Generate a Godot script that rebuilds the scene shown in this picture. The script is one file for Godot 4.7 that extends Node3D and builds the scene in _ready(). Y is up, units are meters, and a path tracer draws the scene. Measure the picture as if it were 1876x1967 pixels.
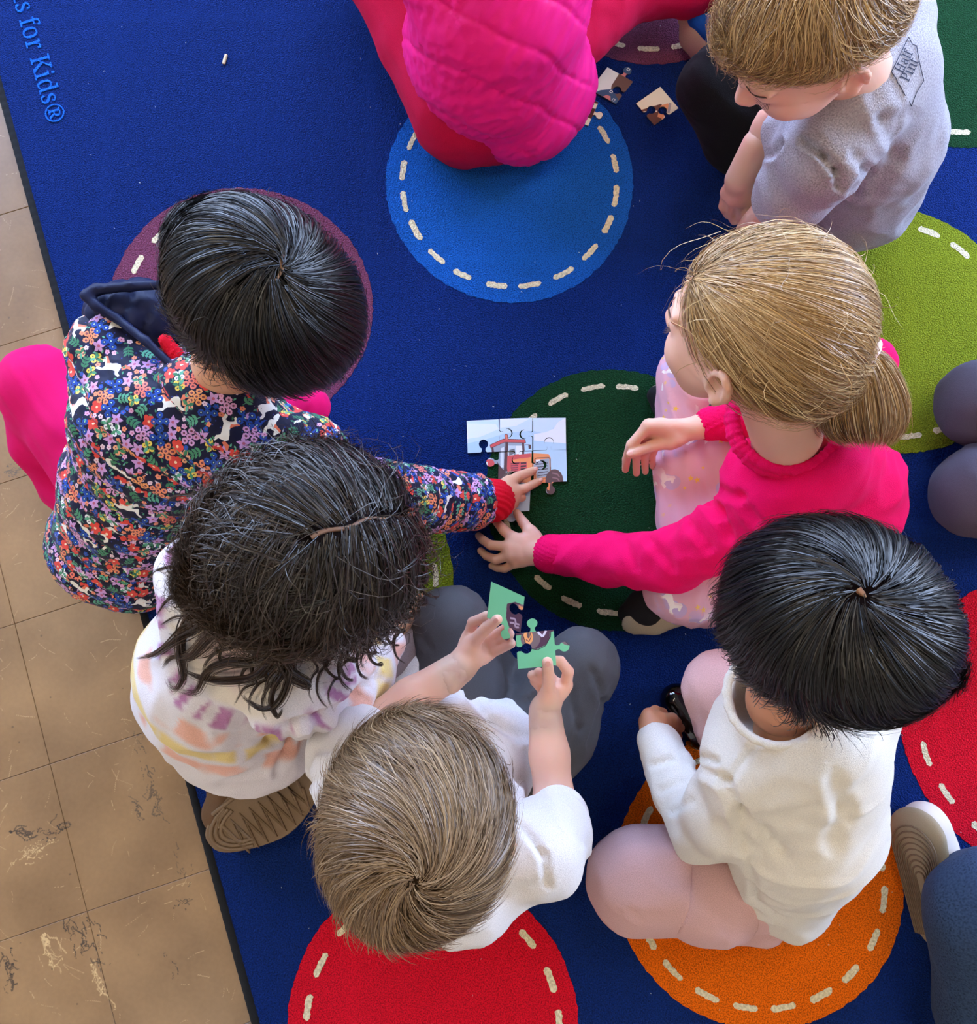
extends Node3D
# A circle of children seated on a classroom rug around a floor jigsaw, seen from a standing adult's height.
# World: y up, metres; x to the picture's right, z towards the picture's bottom; the camera stands above the origin.

const CAM_H := 1.446
const CAM_TILT := 9.0        # degrees off straight down
const FOCAL := 1731.0        # pixels in a 1876 x 1967 frame
const RUG := 0.012           # top of the rug pile
const GRID_TURN := 18.5      # the floor tiles, the rug and the room are turned by this

var MAT := {}
var names := {}

# ------------------------------------------------------------------ placement helpers
func den(py: float) -> float:
	return cos(deg_to_rad(CAM_TILT)) + (py - 983.5) / FOCAL * sin(deg_to_rad(CAM_TILT))

func at(px: float, py: float, h: float) -> Vector3:
	var u := (px - 938.0) / FOCAL
	var v := (py - 983.5) / FOCAL
	var c := cos(deg_to_rad(CAM_TILT))
	var s := sin(deg_to_rad(CAM_TILT))
	var d := c + v * s
	return Vector3(u / d * (CAM_H - h), h, (v * c - s) / d * (CAM_H - h))

func mlen(py: float, h: float, n: float) -> float:     # n measured units at that place, in metres
	return n * (CAM_H - h) / den(py) / FOCAL

func e1() -> Vector3:    # along the rug's long edge
	return Vector3(sin(deg_to_rad(GRID_TURN)), 0, cos(deg_to_rad(GRID_TURN)))
func e2() -> Vector3:    # across the rug
	return Vector3(cos(deg_to_rad(GRID_TURN)), 0, -sin(deg_to_rad(GRID_TURN)))

# ------------------------------------------------------------------ node helpers
func numbered(called: String) -> String:
	if not names.has(called):
		names[called] = 0
		return called
	names[called] += 1
	return "%s_%03d" % [called, names[called]]

func tag(o: Node, label: String, category: String, group := "", kind := "") -> Node:
	if label != "": o.set_meta("label", label)
	if category != "": o.set_meta("category", category)
	if group != "": o.set_meta("group", group)
	if kind != "": o.set_meta("kind", kind)
	return o

func mi(called: String, mesh: Mesh, m: Material, parent: Node = null) -> MeshInstance3D:
	var o := MeshInstance3D.new()
	o.mesh = mesh
	if m != null: o.material_override = m
	if parent == null:
		o.name = numbered(called)
		add_child(o)
	else:
		o.name = called
		parent.add_child(o, true)
	return o

func thing(called: String, pos: Vector3, label: String, category: String, group := "") -> Node3D:
	var o := Node3D.new()
	o.name = numbered(called)
	add_child(o)
	o.position = pos
	tag(o, label, category, group)
	return o

func lin(c: Color) -> Color:
	return c.srgb_to_linear()

func mat(col: Color, rough := 0.8, spec := 0.5) -> StandardMaterial3D:
	var m := StandardMaterial3D.new()
	m.albedo_color = col
	m.roughness = rough
	m.metallic_specular = spec
	return m

func vmat(rough := 0.8, spec := 0.5) -> StandardMaterial3D:
	var m := mat(Color.WHITE, rough, spec)
	m.vertex_color_use_as_albedo = true
	return m

# ------------------------------------------------------------------ triangle buffer
class Buf:
	var v := PackedVector3Array()
	var n := PackedVector3Array()
	var c := PackedColorArray()
	var uv := PackedVector2Array()
	var ix := PackedInt32Array()
	func quad(a: Vector3, b: Vector3, d: Vector3, e: Vector3, col := Color.WHITE) -> void:
		var nn := (e - a).cross(b - a)
		nn = nn.normalized() if nn.length() > 1e-12 else Vector3.UP
		var s := v.size()
		v.append_array(PackedVector3Array([a, b, d, e]))
		n.append_array(PackedVector3Array([nn, nn, nn, nn]))
		c.append_array(PackedColorArray([col, col, col, col]))
		ix.append_array(PackedInt32Array([s, s + 1, s + 2, s, s + 2, s + 3]))
	func mesh(origin := Vector3.ZERO) -> ArrayMesh:
		var a := []
		a.resize(Mesh.ARRAY_MAX)
		if origin != Vector3.ZERO:
			for i in v.size(): v[i] -= origin
		a[Mesh.ARRAY_VERTEX] = v
		a[Mesh.ARRAY_NORMAL] = n
		if c.size() == v.size(): a[Mesh.ARRAY_COLOR] = c
		if uv.size() == v.size(): a[Mesh.ARRAY_TEX_UV] = uv
		a[Mesh.ARRAY_INDEX] = ix
		var m := ArrayMesh.new()
		m.add_surface_from_arrays(Mesh.PRIMITIVE_TRIANGLES, a)
		return m
	# a tapered tube through the points
	func tube(p: PackedVector3Array, r0: float, r1: float, col: Color, sides := 3, ref := Vector3.UP, tip := 0.3, col2 := Color(-1, 0, 0)) -> void:
		var cnt := p.size()
		if cnt < 2: return
		var start := v.size()
		var up := ref
		for i in cnt:
			var t := (p[min(i + 1, cnt - 1)] - p[max(i - 1, 0)])
			if t.length() < 1e-9: t = Vector3.UP
			t = t.normalized()
			var s := t.cross(up)
			if s.length() < 1e-4: s = t.cross(Vector3(0.3, 0.2, 0.9))
			s = s.normalized()
			up = s.cross(t)
			var f := float(i) / (cnt - 1)
			var r := lerpf(r0, r1, f)
			if f > 1.0 - tip and tip > 0.0: r *= lerpf(1.0, 0.25, (f - 1.0 + tip) / tip)
			var cc := col if col2.r < 0.0 else col.lerp(col2, f)
			for k in sides:
				var a := TAU * k / sides
				var d := s * cos(a) + up * sin(a)
				v.push_back(p[i] + d * r)
				n.push_back(d)
				c.push_back(cc)
		for i in cnt - 1:
			for k in sides:
				var k2 := (k + 1) % sides
				var a0 := start + i * sides + k
				var a1 := start + i * sides + k2
				var b0 := a0 + sides
				var b1 := a1 + sides
				ix.push_back(a0); ix.push_back(a1); ix.push_back(b0)
				ix.push_back(a1); ix.push_back(b1); ix.push_back(b0)
		if sides > 3:
			for e in 2:
				var ci := v.size()
				var q := 0 if e == 0 else cnt - 1
				v.push_back(p[q])
				n.push_back((p[q] - p[1 if e == 0 else cnt - 2]).normalized())
				c.push_back(col)
				for k in sides:
					var a0 := start + q * sides + k
					var a1 := start + q * sides + (k + 1) % sides
					if e == 0: ix.append_array(PackedInt32Array([ci, a1, a0]))
					else: ix.append_array(PackedInt32Array([ci, a0, a1]))

	# a flat hair ribbon; out: away from the scalp, twist: how far it is turned about its own length
	func ribbon(p: PackedVector3Array, r: float, col: Color, centre: Vector3, twist: float, tip := Color(-1, 0, 0)) -> void:
		var cnt := p.size()
		if cnt < 2: return
		var start := v.size()
		var ct := cos(twist)
		var st := sin(twist)
		for i in cnt:
			var t := (p[mini(i + 1, cnt - 1)] - p[maxi(i - 1, 0)]).normalized()
			var o := (p[i] - centre).normalized()
			var s := t.cross(o)
			if s.length() < 1e-3: s = t.cross(Vector3(.3, .8, .1))
			s = s.normalized()
			var u := s.cross(t)
			var sd := s * ct + u * st
			var nn := (u * ct - s * st)
			var f := float(i) / (cnt - 1)
			var rr := r * (1.0 if f < 0.6 else lerpf(1.0, 0.15, (f - 0.6) / 0.4))
			v.push_back(p[i] - sd * rr); v.push_back(p[i] + sd * rr)
			n.push_back(nn); n.push_back(nn)
			var cc := col if tip.r < 0.0 else col.lerp(tip, f * f)
			c.push_back(cc); c.push_back(cc)
		for i in cnt - 1:
			var a := start + i * 2
			ix.push_back(a); ix.push_back(a + 2); ix.push_back(a + 1)
			ix.push_back(a + 1); ix.push_back(a + 2); ix.push_back(a + 3)

# ------------------------------------------------------------------ smooth solids meshed as surface nets
class Sdf:
	var cell := 0.01
	var prims := []
	var lo := Vector3(9, 9, 9)
	var hi := Vector3(-9, -9, -9)
	var D := PackedFloat32Array()
	var nx := 0
	var ny := 0
	var nz := 0
	var floor_y := 0.0142      # nothing sinks into the rug
	func _init(cs: float) -> void:
		cell = cs
	func cap(a: Vector3, b: Vector3, ra: float, rb: float, k := 0.02, cut := false, fl := Vector3.ZERO, fs := 1.0) -> void:
		var m: float = max(ra, rb)
		var l: Vector3 = a.min(b) - Vector3(m, m, m)
		var h: Vector3 = a.max(b) + Vector3(m, m, m)
		prims.append([0, a, b, ra, rb, max(k, 0.0005), cut, l, h, fl, fs])
		if not cut:
			lo = lo.min(l); hi = hi.max(h)
	func chain(pts: Array, k := 0.02, cut := false) -> void:      # pts: [Vector3, radius]
		if pts.size() == 1:
			cap(pts[0][0], pts[0][0] + Vector3(0, 0.0001, 0), pts[0][1], pts[0][1], k, cut)
		for i in pts.size() - 1:
			cap(pts[i][0], pts[i + 1][0], pts[i][1], pts[i + 1][1], k if i == 0 else min(k, 0.012), cut)
	func ball(cc: Vector3, r: Vector3, B := Basis.IDENTITY, k := 0.02, cut := false) -> void:
		var m: float = max(r.x, max(r.y, r.z))
		var l := cc - Vector3(m, m, m)
		var h := cc + Vector3(m, m, m)
		prims.append([1, cc, r, B, 0, max(k, 0.0005), cut, l, h])
		if not cut:
			lo = lo.min(l); hi = hi.max(h)
	func eval() -> void:
		var pad := cell * 3.0
		lo -= Vector3(pad, pad, pad); hi += Vector3(pad, pad, pad)
		nx = int((hi.x - lo.x) / cell) + 2
		ny = int((hi.y - lo.y) / cell) + 2
		nz = int((hi.z - lo.z) / cell) + 2
		D.resize(nx * ny * nz)
		D.fill(1.0)
		for q in prims:
			var k: float = q[5]
			var cut: bool = q[6]
			var mg := k + cell * 2.5
			var l: Vector3 = ((q[7] as Vector3) - Vector3(mg, mg, mg) - lo) / cell
			var h: Vector3 = ((q[8] as Vector3) + Vector3(mg, mg, mg) - lo) / cell
			var x0: int = clampi(int(l.x), 0, nx - 1)
			var x1: int = clampi(int(h.x) + 1, 0, nx - 1)
			var y0: int = clampi(int(l.y), 0, ny - 1)
			var y1: int = clampi(int(h.y) + 1, 0, ny - 1)
			var z0: int = clampi(int(l.z), 0, nz - 1)
			var z1: int = clampi(int(h.z) + 1, 0, nz - 1)
			if q[0] == 0:
				var a: Vector3 = q[1]
				var ab: Vector3 = (q[2] as Vector3) - a
				var ra: float = q[3]
				var dr: float = (q[4] as float) - ra
				var fl: Vector3 = q[9]
				var ff: float = 1.0 / (q[10] as float) - 1.0
				var flat := ff > 0.001
				if flat: ab += fl * (ab.dot(fl) * ff)
				var inv: float = 1.0 / max(ab.length_squared(), 1e-10)
				for z in range(z0, z1 + 1):
					for y in range(y0, y1 + 1):
						var id := (z * ny + y) * nx + x0
						var w := Vector3(lo.x + x0 * cell, lo.y + y * cell, lo.z + z * cell) - a
						for x in range(x0, x1 + 1):
							var ww := w
							if flat: ww += fl * (ww.dot(fl) * ff)
							var t := clampf(ww.dot(ab) * inv, 0.0, 1.0)
							var dd := (ww - ab * t).length() - ra - dr * t
							if dd < mg:
								var e := D[id]
								if cut:
									var df := e + dd          # smooth max(e, -dd)
									if df > k: pass
									elif df < -k: D[id] = -dd
									else:
										var hh := (k - absf(df)) / k
										D[id] = maxf(e, -dd) + hh * hh * k * 0.25
								else:
									var df2 := absf(e - dd)
									if df2 >= k: D[id] = minf(e, dd)
									else:
										var hh2 := (k - df2) / k
										D[id] = minf(e, dd) - hh2 * hh2 * k * 0.25
							id += 1
							w.x += cell
			else:
				var cc: Vector3 = q[1]
				var r: Vector3 = q[2]
				var B: Basis = (q[3] as Basis).transposed()
				var ir := Vector3(1.0 / r.x, 1.0 / r.y, 1.0 / r.z)
				var stepv := (B * Vector3(cell, 0, 0)) * ir
				for z in range(z0, z1 + 1):
					for y in range(y0, y1 + 1):
						var id := (z * ny + y) * nx + x0
						var w := (B * (Vector3(lo.x + x0 * cell, lo.y + y * cell, lo.z + z * cell) - cc)) * ir
						for x in range(x0, x1 + 1):
							var k0 := w.length()
							var k1 := (w * ir).length()
							var dd := k0 * (k0 - 1.0) / maxf(k1, 1e-6) if k0 > 0.05 else -minf(r.x, minf(r.y, r.z))
							if dd < mg:
								var e := D[id]
								if cut:
									var df := e + dd
									if df > k: pass
									elif df < -k: D[id] = -dd
									else:
										var hh := (k - absf(df)) / k
										D[id] = maxf(e, -dd) + hh * hh * k * 0.25
								else:
									var df2 := absf(e - dd)
									if df2 >= k: D[id] = minf(e, dd)
									else:
										var hh2 := (k - df2) / k
										D[id] = minf(e, dd) - hh2 * hh2 * k * 0.25
							id += 1
							w += stepv
	func sample(p: Vector3) -> float:
		var g := (p - lo) / cell
		var i := clampi(int(g.x), 0, nx - 2)
		var j := clampi(int(g.y), 0, ny - 2)
		var kk := clampi(int(g.z), 0, nz - 2)
		var f := g - Vector3(i, j, kk)
		var a := (kk * ny + j) * nx + i
		var b := a + nx * ny
		var c00 := lerpf(D[a], D[a + 1], f.x)
		var c10 := lerpf(D[a + nx], D[a + nx + 1], f.x)
		var c01 := lerpf(D[b], D[b + 1], f.x)
		var c11 := lerpf(D[b + nx], D[b + nx + 1], f.x)
		return lerpf(lerpf(c00, c10, f.y), lerpf(c01, c11, f.y), f.z)
	func drop(p: Vector3, dir: Vector3) -> Vector3:     # march from p along dir to the surface
		var q := p
		for i in 60:
			var d := sample(q)
			if d < 0.0004: break
			q += dir * minf(d, 0.03) * 0.8
		return q
	func mesh_into(out, col, disp = null) -> void:
		eval()
		var sy := nx
		var sz := nx * ny
		var idx := PackedInt32Array()
		idx.resize(nx * ny * nz)
		idx.fill(-1)
		var cells := PackedInt32Array()
		var base: int = out.v.size()
		var V := PackedVector3Array()
		var lim := cell * 4.0
		var co := PackedInt32Array([0, 1, sy, sy + 1, sz, sz + 1, sz + sy, sz + sy + 1])
		var E := PackedInt32Array([0, 1, 2, 3, 4, 5, 6, 7, 0, 2, 1, 3, 4, 6, 5, 7, 0, 4, 1, 5, 2, 6, 3, 7])
		var pos := PackedVector3Array([Vector3(0, 0, 0), Vector3(1, 0, 0), Vector3(0, 1, 0), Vector3(1, 1, 0), Vector3(0, 0, 1), Vector3(1, 0, 1), Vector3(0, 1, 1), Vector3(1, 1, 1)])
		for z in nz - 1:
			for y in ny - 1:
				var a := (z * ny + y) * nx
				for x in nx - 1:
					var d0 := D[a]
					if d0 < lim and d0 > -lim:
						var m := 0
						for q in 8:
							if D[a + co[q]] < 0.0: m |= 1 << q
						if m != 0 and m != 255:
							var s := Vector3.ZERO
							var cnt := 0
							for q in 12:
								var p0 := E[q * 2]
								var p1 := E[q * 2 + 1]
								if ((m >> p0) & 1) != ((m >> p1) & 1):
									var f0 := D[a + co[p0]]
									var f1 := D[a + co[p1]]
									s += pos[p0].lerp(pos[p1], f0 / (f0 - f1))
									cnt += 1
							idx[a] = V.size()
							cells.push_back(a)
							V.push_back(lo + (Vector3(x, y, z) + s / cnt) * cell)
					a += 1
		var I := PackedInt32Array()
		for a in cells:
			var inside := D[a] < 0.0
			var i0 := idx[a]
			for ax in 3:
				var o := 1 if ax == 0 else (sy if ax == 1 else sz)
				if (D[a + o] < 0.0) == inside: continue
				var u := sy if ax == 0 else (sz if ax == 1 else 1)
				var w := sz if ax == 0 else (1 if ax == 1 else sy)
				if a - u - w < 0: continue
				var b := idx[a - u]
				var c := idx[a - u - w]
				var d := idx[a - w]
				if b < 0 or c < 0 or d < 0: continue
				if inside: I.append_array(PackedInt32Array([i0, c, b, i0, d, c]))
				else: I.append_array(PackedInt32Array([i0, b, c, i0, c, d]))
		var N := norms(V, I)
		if disp != null:
			for i in V.size(): V[i] += N[i] * disp.call(V[i], N[i])
			N = norms(V, I)
		for i in V.size():
			if V[i].y < floor_y: V[i].y = floor_y
		var C := PackedColorArray()
		C.resize(V.size())
		for i in V.size(): C[i] = col.call(V[i], N[i])
		for i in I.size(): I[i] += base
		out.v.append_array(V); out.n.append_array(N); out.c.append_array(C); out.ix.append_array(I)
	func norms(V: PackedVector3Array, I: PackedInt32Array) -> PackedVector3Array:
		var N := PackedVector3Array()
		N.resize(V.size())
		for t in range(0, I.size(), 3):
			var a := V[I[t]]
			var nn := (V[I[t + 2]] - a).cross(V[I[t + 1]] - a)
			N[I[t]] += nn; N[I[t + 1]] += nn; N[I[t + 2]] += nn
		for i in N.size(): N[i] = N[i].normalized()
		return N

# ------------------------------------------------------------------ painting into images (prints only)
class Paint:
	var img: Image
	var w := 0
	var h := 0
	var S := Vector2.ONE      # units to texels
	var wrap := false
	func _init(ww: int, hh: int, bg: Color, scale := Vector2.ONE) -> void:
		w = ww; h = hh; S = scale
		img = Image.create(ww, hh, false, Image.FORMAT_RGB8)
		img.fill(bg)
	func poly(pts: Array, col: Color) -> void:
		var P := PackedVector2Array()
		var y0 := 1e9
		var y1 := -1e9
		for p in pts:
			var q: Vector2 = p * S
			P.push_back(q)
			y0 = minf(y0, q.y); y1 = maxf(y1, q.y)
		for y in range(int(floor(y0)), int(ceil(y1)) + 1):
			var xs := PackedFloat32Array()
			var yy := y + 0.5
			for i in P.size():
				var a := P[i]
				var b := P[(i + 1) % P.size()]
				if (a.y <= yy) != (b.y <= yy): xs.push_back(a.x + (yy - a.y) / (b.y - a.y) * (b.x - a.x))
			xs.sort()
			for i in range(0, xs.size() - 1, 2):
				var xa := int(round(xs[i]))
				var xb := int(round(xs[i + 1]))
				if wrap:
					var yw := posmod(y, h)
					var xw := posmod(xa, w)
					img.fill_rect(Rect2i(xw, yw, mini(xb - xa, w - xw), 1), col)
					if xw + xb - xa > w: img.fill_rect(Rect2i(0, yw, xw + xb - xa - w, 1), col)
				else:
					img.fill_rect(Rect2i(xa, y, xb - xa, 1), col)
	func disc(c: Vector2, r: float, col: Color, ry := 0.0, turn := 0.0) -> void:
		var a := []
		if ry <= 0.0: ry = r
		for i in 18: a.append(c + Vector2(cos(TAU * i / 18) * r, sin(TAU * i / 18) * ry).rotated(turn))
		poly(a, col)
	func line(a: Vector2, b: Vector2, t: float, col: Color) -> void:
		var d := (b - a).normalized().orthogonal() * t * 0.5
		poly([a + d, b + d, b - d, a - d], col)
	func path(pts: Array, t: float, col: Color, closed := false) -> void:
		for i in pts.size() - (0 if closed else 1): line(pts[i], pts[(i + 1) % pts.size()], t, col)
	func tex() -> ImageTexture:
		img.generate_mipmaps()
		return ImageTexture.create_from_image(img)

func speckle(px_size: int, freq: float, lo_c: Color, hi_c: Color, sd := 1, oct := 3, normal := false) -> NoiseTexture2D:
	var fn := FastNoiseLite.new()
	fn.seed = sd
	fn.noise_type = FastNoiseLite.TYPE_SIMPLEX_SMOOTH
	fn.frequency = freq
	fn.fractal_octaves = oct
	var t := NoiseTexture2D.new()
	t.width = px_size
	t.height = px_size
	t.seamless = true
	t.noise = fn
	t.as_normal_map = normal
	if not normal:
		var g := Gradient.new()
		g.set_color(0, lo_c)
		g.set_color(1, hi_c)
		t.color_ramp = g
	return t

func tri(m: StandardMaterial3D, scale: float, tex: Texture2D = null, hm: Texture2D = null, hs := 0.1) -> StandardMaterial3D:
	m.uv1_triplanar = true
	m.uv1_world_triplanar = true
	m.uv1_triplanar_sharpness = 4.0
	m.uv1_scale = Vector3(scale, scale, scale)
	if tex != null: m.albedo_texture = tex
	if hm != null:
		m.heightmap_enabled = true
		m.heightmap_texture = hm
		m.heightmap_scale = hs
	return m

# ------------------------------------------------------------------ camera, sky, lamps
func set_view() -> void:
	var cam := Camera3D.new()
	cam.name = "camera"
	add_child(cam)
	cam.position = Vector3(0, CAM_H, 0)
	cam.rotation_degrees = Vector3(-90.0 + CAM_TILT, 0, 0)
	cam.fov = rad_to_deg(2.0 * atan(983.5 / FOCAL))
	cam.near = 0.02
	cam.current = true
	var sky := Sky.new()
	var sm := ProceduralSkyMaterial.new()
	sm.sky_top_color = Color(0.60, 0.73, 0.95)
	sm.sky_horizon_color = Color(0.90, 0.94, 1.0)
	sm.ground_bottom_color = Color(0.32, 0.34, 0.33)
	sm.ground_horizon_color = Color(0.62, 0.66, 0.68)
	sm.sky_energy_multiplier = 4.5
	sm.ground_energy_multiplier = 2.0
	sky.sky_material = sm
	var env := Environment.new()
	env.background_mode = Environment.BG_SKY
	env.sky = sky
	env.tonemap_mode = Environment.TONE_MAPPER_LINEAR
	env.tonemap_exposure = 1.06
	env.sdfgi_enabled = true
	env.ssao_enabled = true
	env.ssil_enabled = true
	var we := WorldEnvironment.new()
	we.name = "surroundings"
	we.environment = env
	add_child(we)

func room_point(a: float, y: float, b: float) -> Vector3:      # a across, b along the tile grid
	return e2() * a + e1() * b + Vector3(0, y, 0)

func slab(called: String, a0: float, a1: float, y0: float, y1: float, b0: float, b1: float, m: Material, parent: Node = null) -> MeshInstance3D:
	var bm := BoxMesh.new()
	bm.size = Vector3(a1 - a0, y1 - y0, b1 - b0)
	var o := mi(called, bm, m, parent)
	o.position = room_point((a0 + a1) * 0.5, (y0 + y1) * 0.5, (b0 + b1) * 0.5)
	o.rotation_degrees.y = GRID_TURN
	return o

const RA0 := -3.6
const RA1 := 3.4
const RB0 := -3.3
const RB1 := 3.9
const RH := 2.75

func build_room() -> void:
	var paint := tri(mat(Color(0.86, 0.84, 0.79), 0.85), 1.5, speckle(256, 0.05, Color(0.95, 0.95, 0.95), Color(1, 1, 1), 11))
	var ceil_m := tri(mat(Color(0.9, 0.9, 0.88), 0.9), 2.0, speckle(256, 0.2, Color(0.88, 0.88, 0.88), Color(1, 1, 1), 12))
	var base_m := mat(Color(0.20, 0.15, 0.11), 0.5)
	var T := 0.15
	for w in [["wall_back", RA0 - T, RA1 + T, RB1, RB1 + T], ["wall_left", RA0 - T, RA0, RB0, RB1]]:
		tag(slab(w[0], w[1], w[2], 0, RH, w[3], w[4], paint), "", "", "", "structure")
	tag(slab("ceiling", RA0 - T, RA1 + T, RH, RH + T, RB0 - T, RB1 + T, ceil_m), "", "", "", "structure")
	tag(slab("baseboard_back", RA0, RA1, 0, 0.1, RB1 - 0.015, RB1, base_m), "", "", "", "structure")
	tag(slab("baseboard_left", RA0, RA0 + 0.015, 0, 0.1, RB0, RB1 - 0.015, base_m), "", "", "", "structure")
	# window walls: below, above and the piers between the openings, joined into one wall each
	window_wall("wall_front", true, paint, base_m)
	window_wall("wall_right", false, paint, base_m)
	# ceiling lamps
	var k := 0
	for p in [[-1.3, -0.9], [1.4, -0.9], [-1.3, 1.6], [1.4, 1.6]]:
		var c := room_point(p[0], RH, p[1])
		var lamp := thing("ceiling_light", c, "flat white ceiling light panel %s" % ["nearest the windows on the left", "nearest the windows on the right", "at the back on the left", "at the back on the right"][k], "lamp", "ceiling light panels")
		lamp.rotation_degrees.y = GRID_TURN
		k += 1
		var fr := BoxMesh.new()
		fr.size = Vector3(1.24, 0.03, 0.64)
		var fo := mi("frame", fr, MAT.white_paint, lamp)
		fo.position.y = -0.015
		var df := BoxMesh.new()
		df.size = Vector3(1.18, 0.008, 0.58)
		var gm := mat(Color(0.95, 0.95, 0.92), 0.6)
		gm.emission_enabled = true
		gm.emission = Color(1.0, 0.93, 0.82)
		gm.emission_energy_multiplier = 1.5
		var d_o := mi("diffuser", df, gm, lamp)
		d_o.position.y = -0.034
		var al := AreaLight3D.new()
		al.name = "glow"
		al.area_size = Vector2(1.18, 0.58)
		al.light_color = Color(1.0, 0.93, 0.83)
		al.light_energy = LAMP_E
		al.shadow_enabled = true
		al.area_range = 12.0
		al.area_attenuation = 2.0
		al.rotation_degrees.x = -90
		al.position.y = -0.045
		lamp.add_child(al)

const LAMP_E := 1.7

func window_wall(called: String, front: bool, paint: Material, base_m: Material) -> void:
	var T := 0.15
	var y0 := 0.75
	var y1 := 2.45
	var lo_e := RA0 if front else RB0
	var hi_e := RA1 if front else RB1
	var spans: Array = [[-2.6, -1.2], [-0.8, 0.6], [1.0, 2.4]] if front else [[-2.5, -1.0], [-0.5, 1.0]]
	var b := Buf.new()
	var add := func(s0: float, s1: float, h0: float, h1: float):
		var q := []
		for d in [0.0, T]:
			for e in [[s0, h0], [s1, h0], [s1, h1], [s0, h1]]:
				q.append(room_point(e[0], e[1], RB0 - d) if front else room_point(RA1 + d, e[1], e[0]))
		for f in [[0, 1, 2, 3], [5, 4, 7, 6], [4, 0, 3, 7], [1, 5, 6, 2], [3, 2, 6, 7], [4, 5, 1, 0]]:
			b.quad(q[f[0]], q[f[1]], q[f[2]], q[f[3]])
	var ext := T if front else 0.0
	add.call(lo_e - ext, hi_e + ext, 0.0, y0)
	add.call(lo_e - ext, hi_e + ext, y1, RH)
	var s := lo_e - ext
	for sp in spans:
		add.call(s, sp[0], y0, y1)
		s = sp[1]
	add.call(s, hi_e + ext, y0, y1)
	var wall := mi(called, b.mesh(), paint)
	tag(wall, "", "", "", "structure")
	var glass := mat(Color(0.95, 0.98, 1.0, 0.08), 0.02)
	glass.transparency = BaseMaterial3D.TRANSPARENCY_ALPHA
	for sp in spans:
		var mid: float = (sp[0] + sp[1]) * 0.5
		var w: float = sp[1] - sp[0]
		var win := Node3D.new()
		win.name = "window_%d" % (names.get("win", 0) + 1)
		names["win"] = names.get("win", 0) + 1
		add_child(win)
		tag(win, "", "", "", "structure")
		win.position = room_point(mid, y0, RB0 - T * 0.5) if front else room_point(RA1 + T * 0.5, y0, mid)
		win.rotation_degrees.y = GRID_TURN + (0.0 if front else -90.0)
		for e in [[0, 0.02, w, 0.04], [0, y1 - y0 - 0.02, w, 0.04], [-w / 2 + 0.02, (y1 - y0) / 2, 0.04, y1 - y0 - 0.08], [w / 2 - 0.02, (y1 - y0) / 2, 0.04, y1 - y0 - 0.08], [0, (y1 - y0) / 2, 0.035, y1 - y0 - 0.08]]:
			var bm := BoxMesh.new()
			bm.size = Vector3(e[2], e[3], 0.06)
			mi("window_frame", bm, MAT.white_paint, win).position = Vector3(e[0], e[1], 0)
		for sx in [-1, 1]:
			var pm := BoxMesh.new()
			pm.size = Vector3(w / 2 - 0.06, y1 - y0 - 0.08, 0.006)
			mi("pane", pm, glass, win).position = Vector3(sx * (w / 4 - 0.01), (y1 - y0) / 2, 0)

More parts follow.
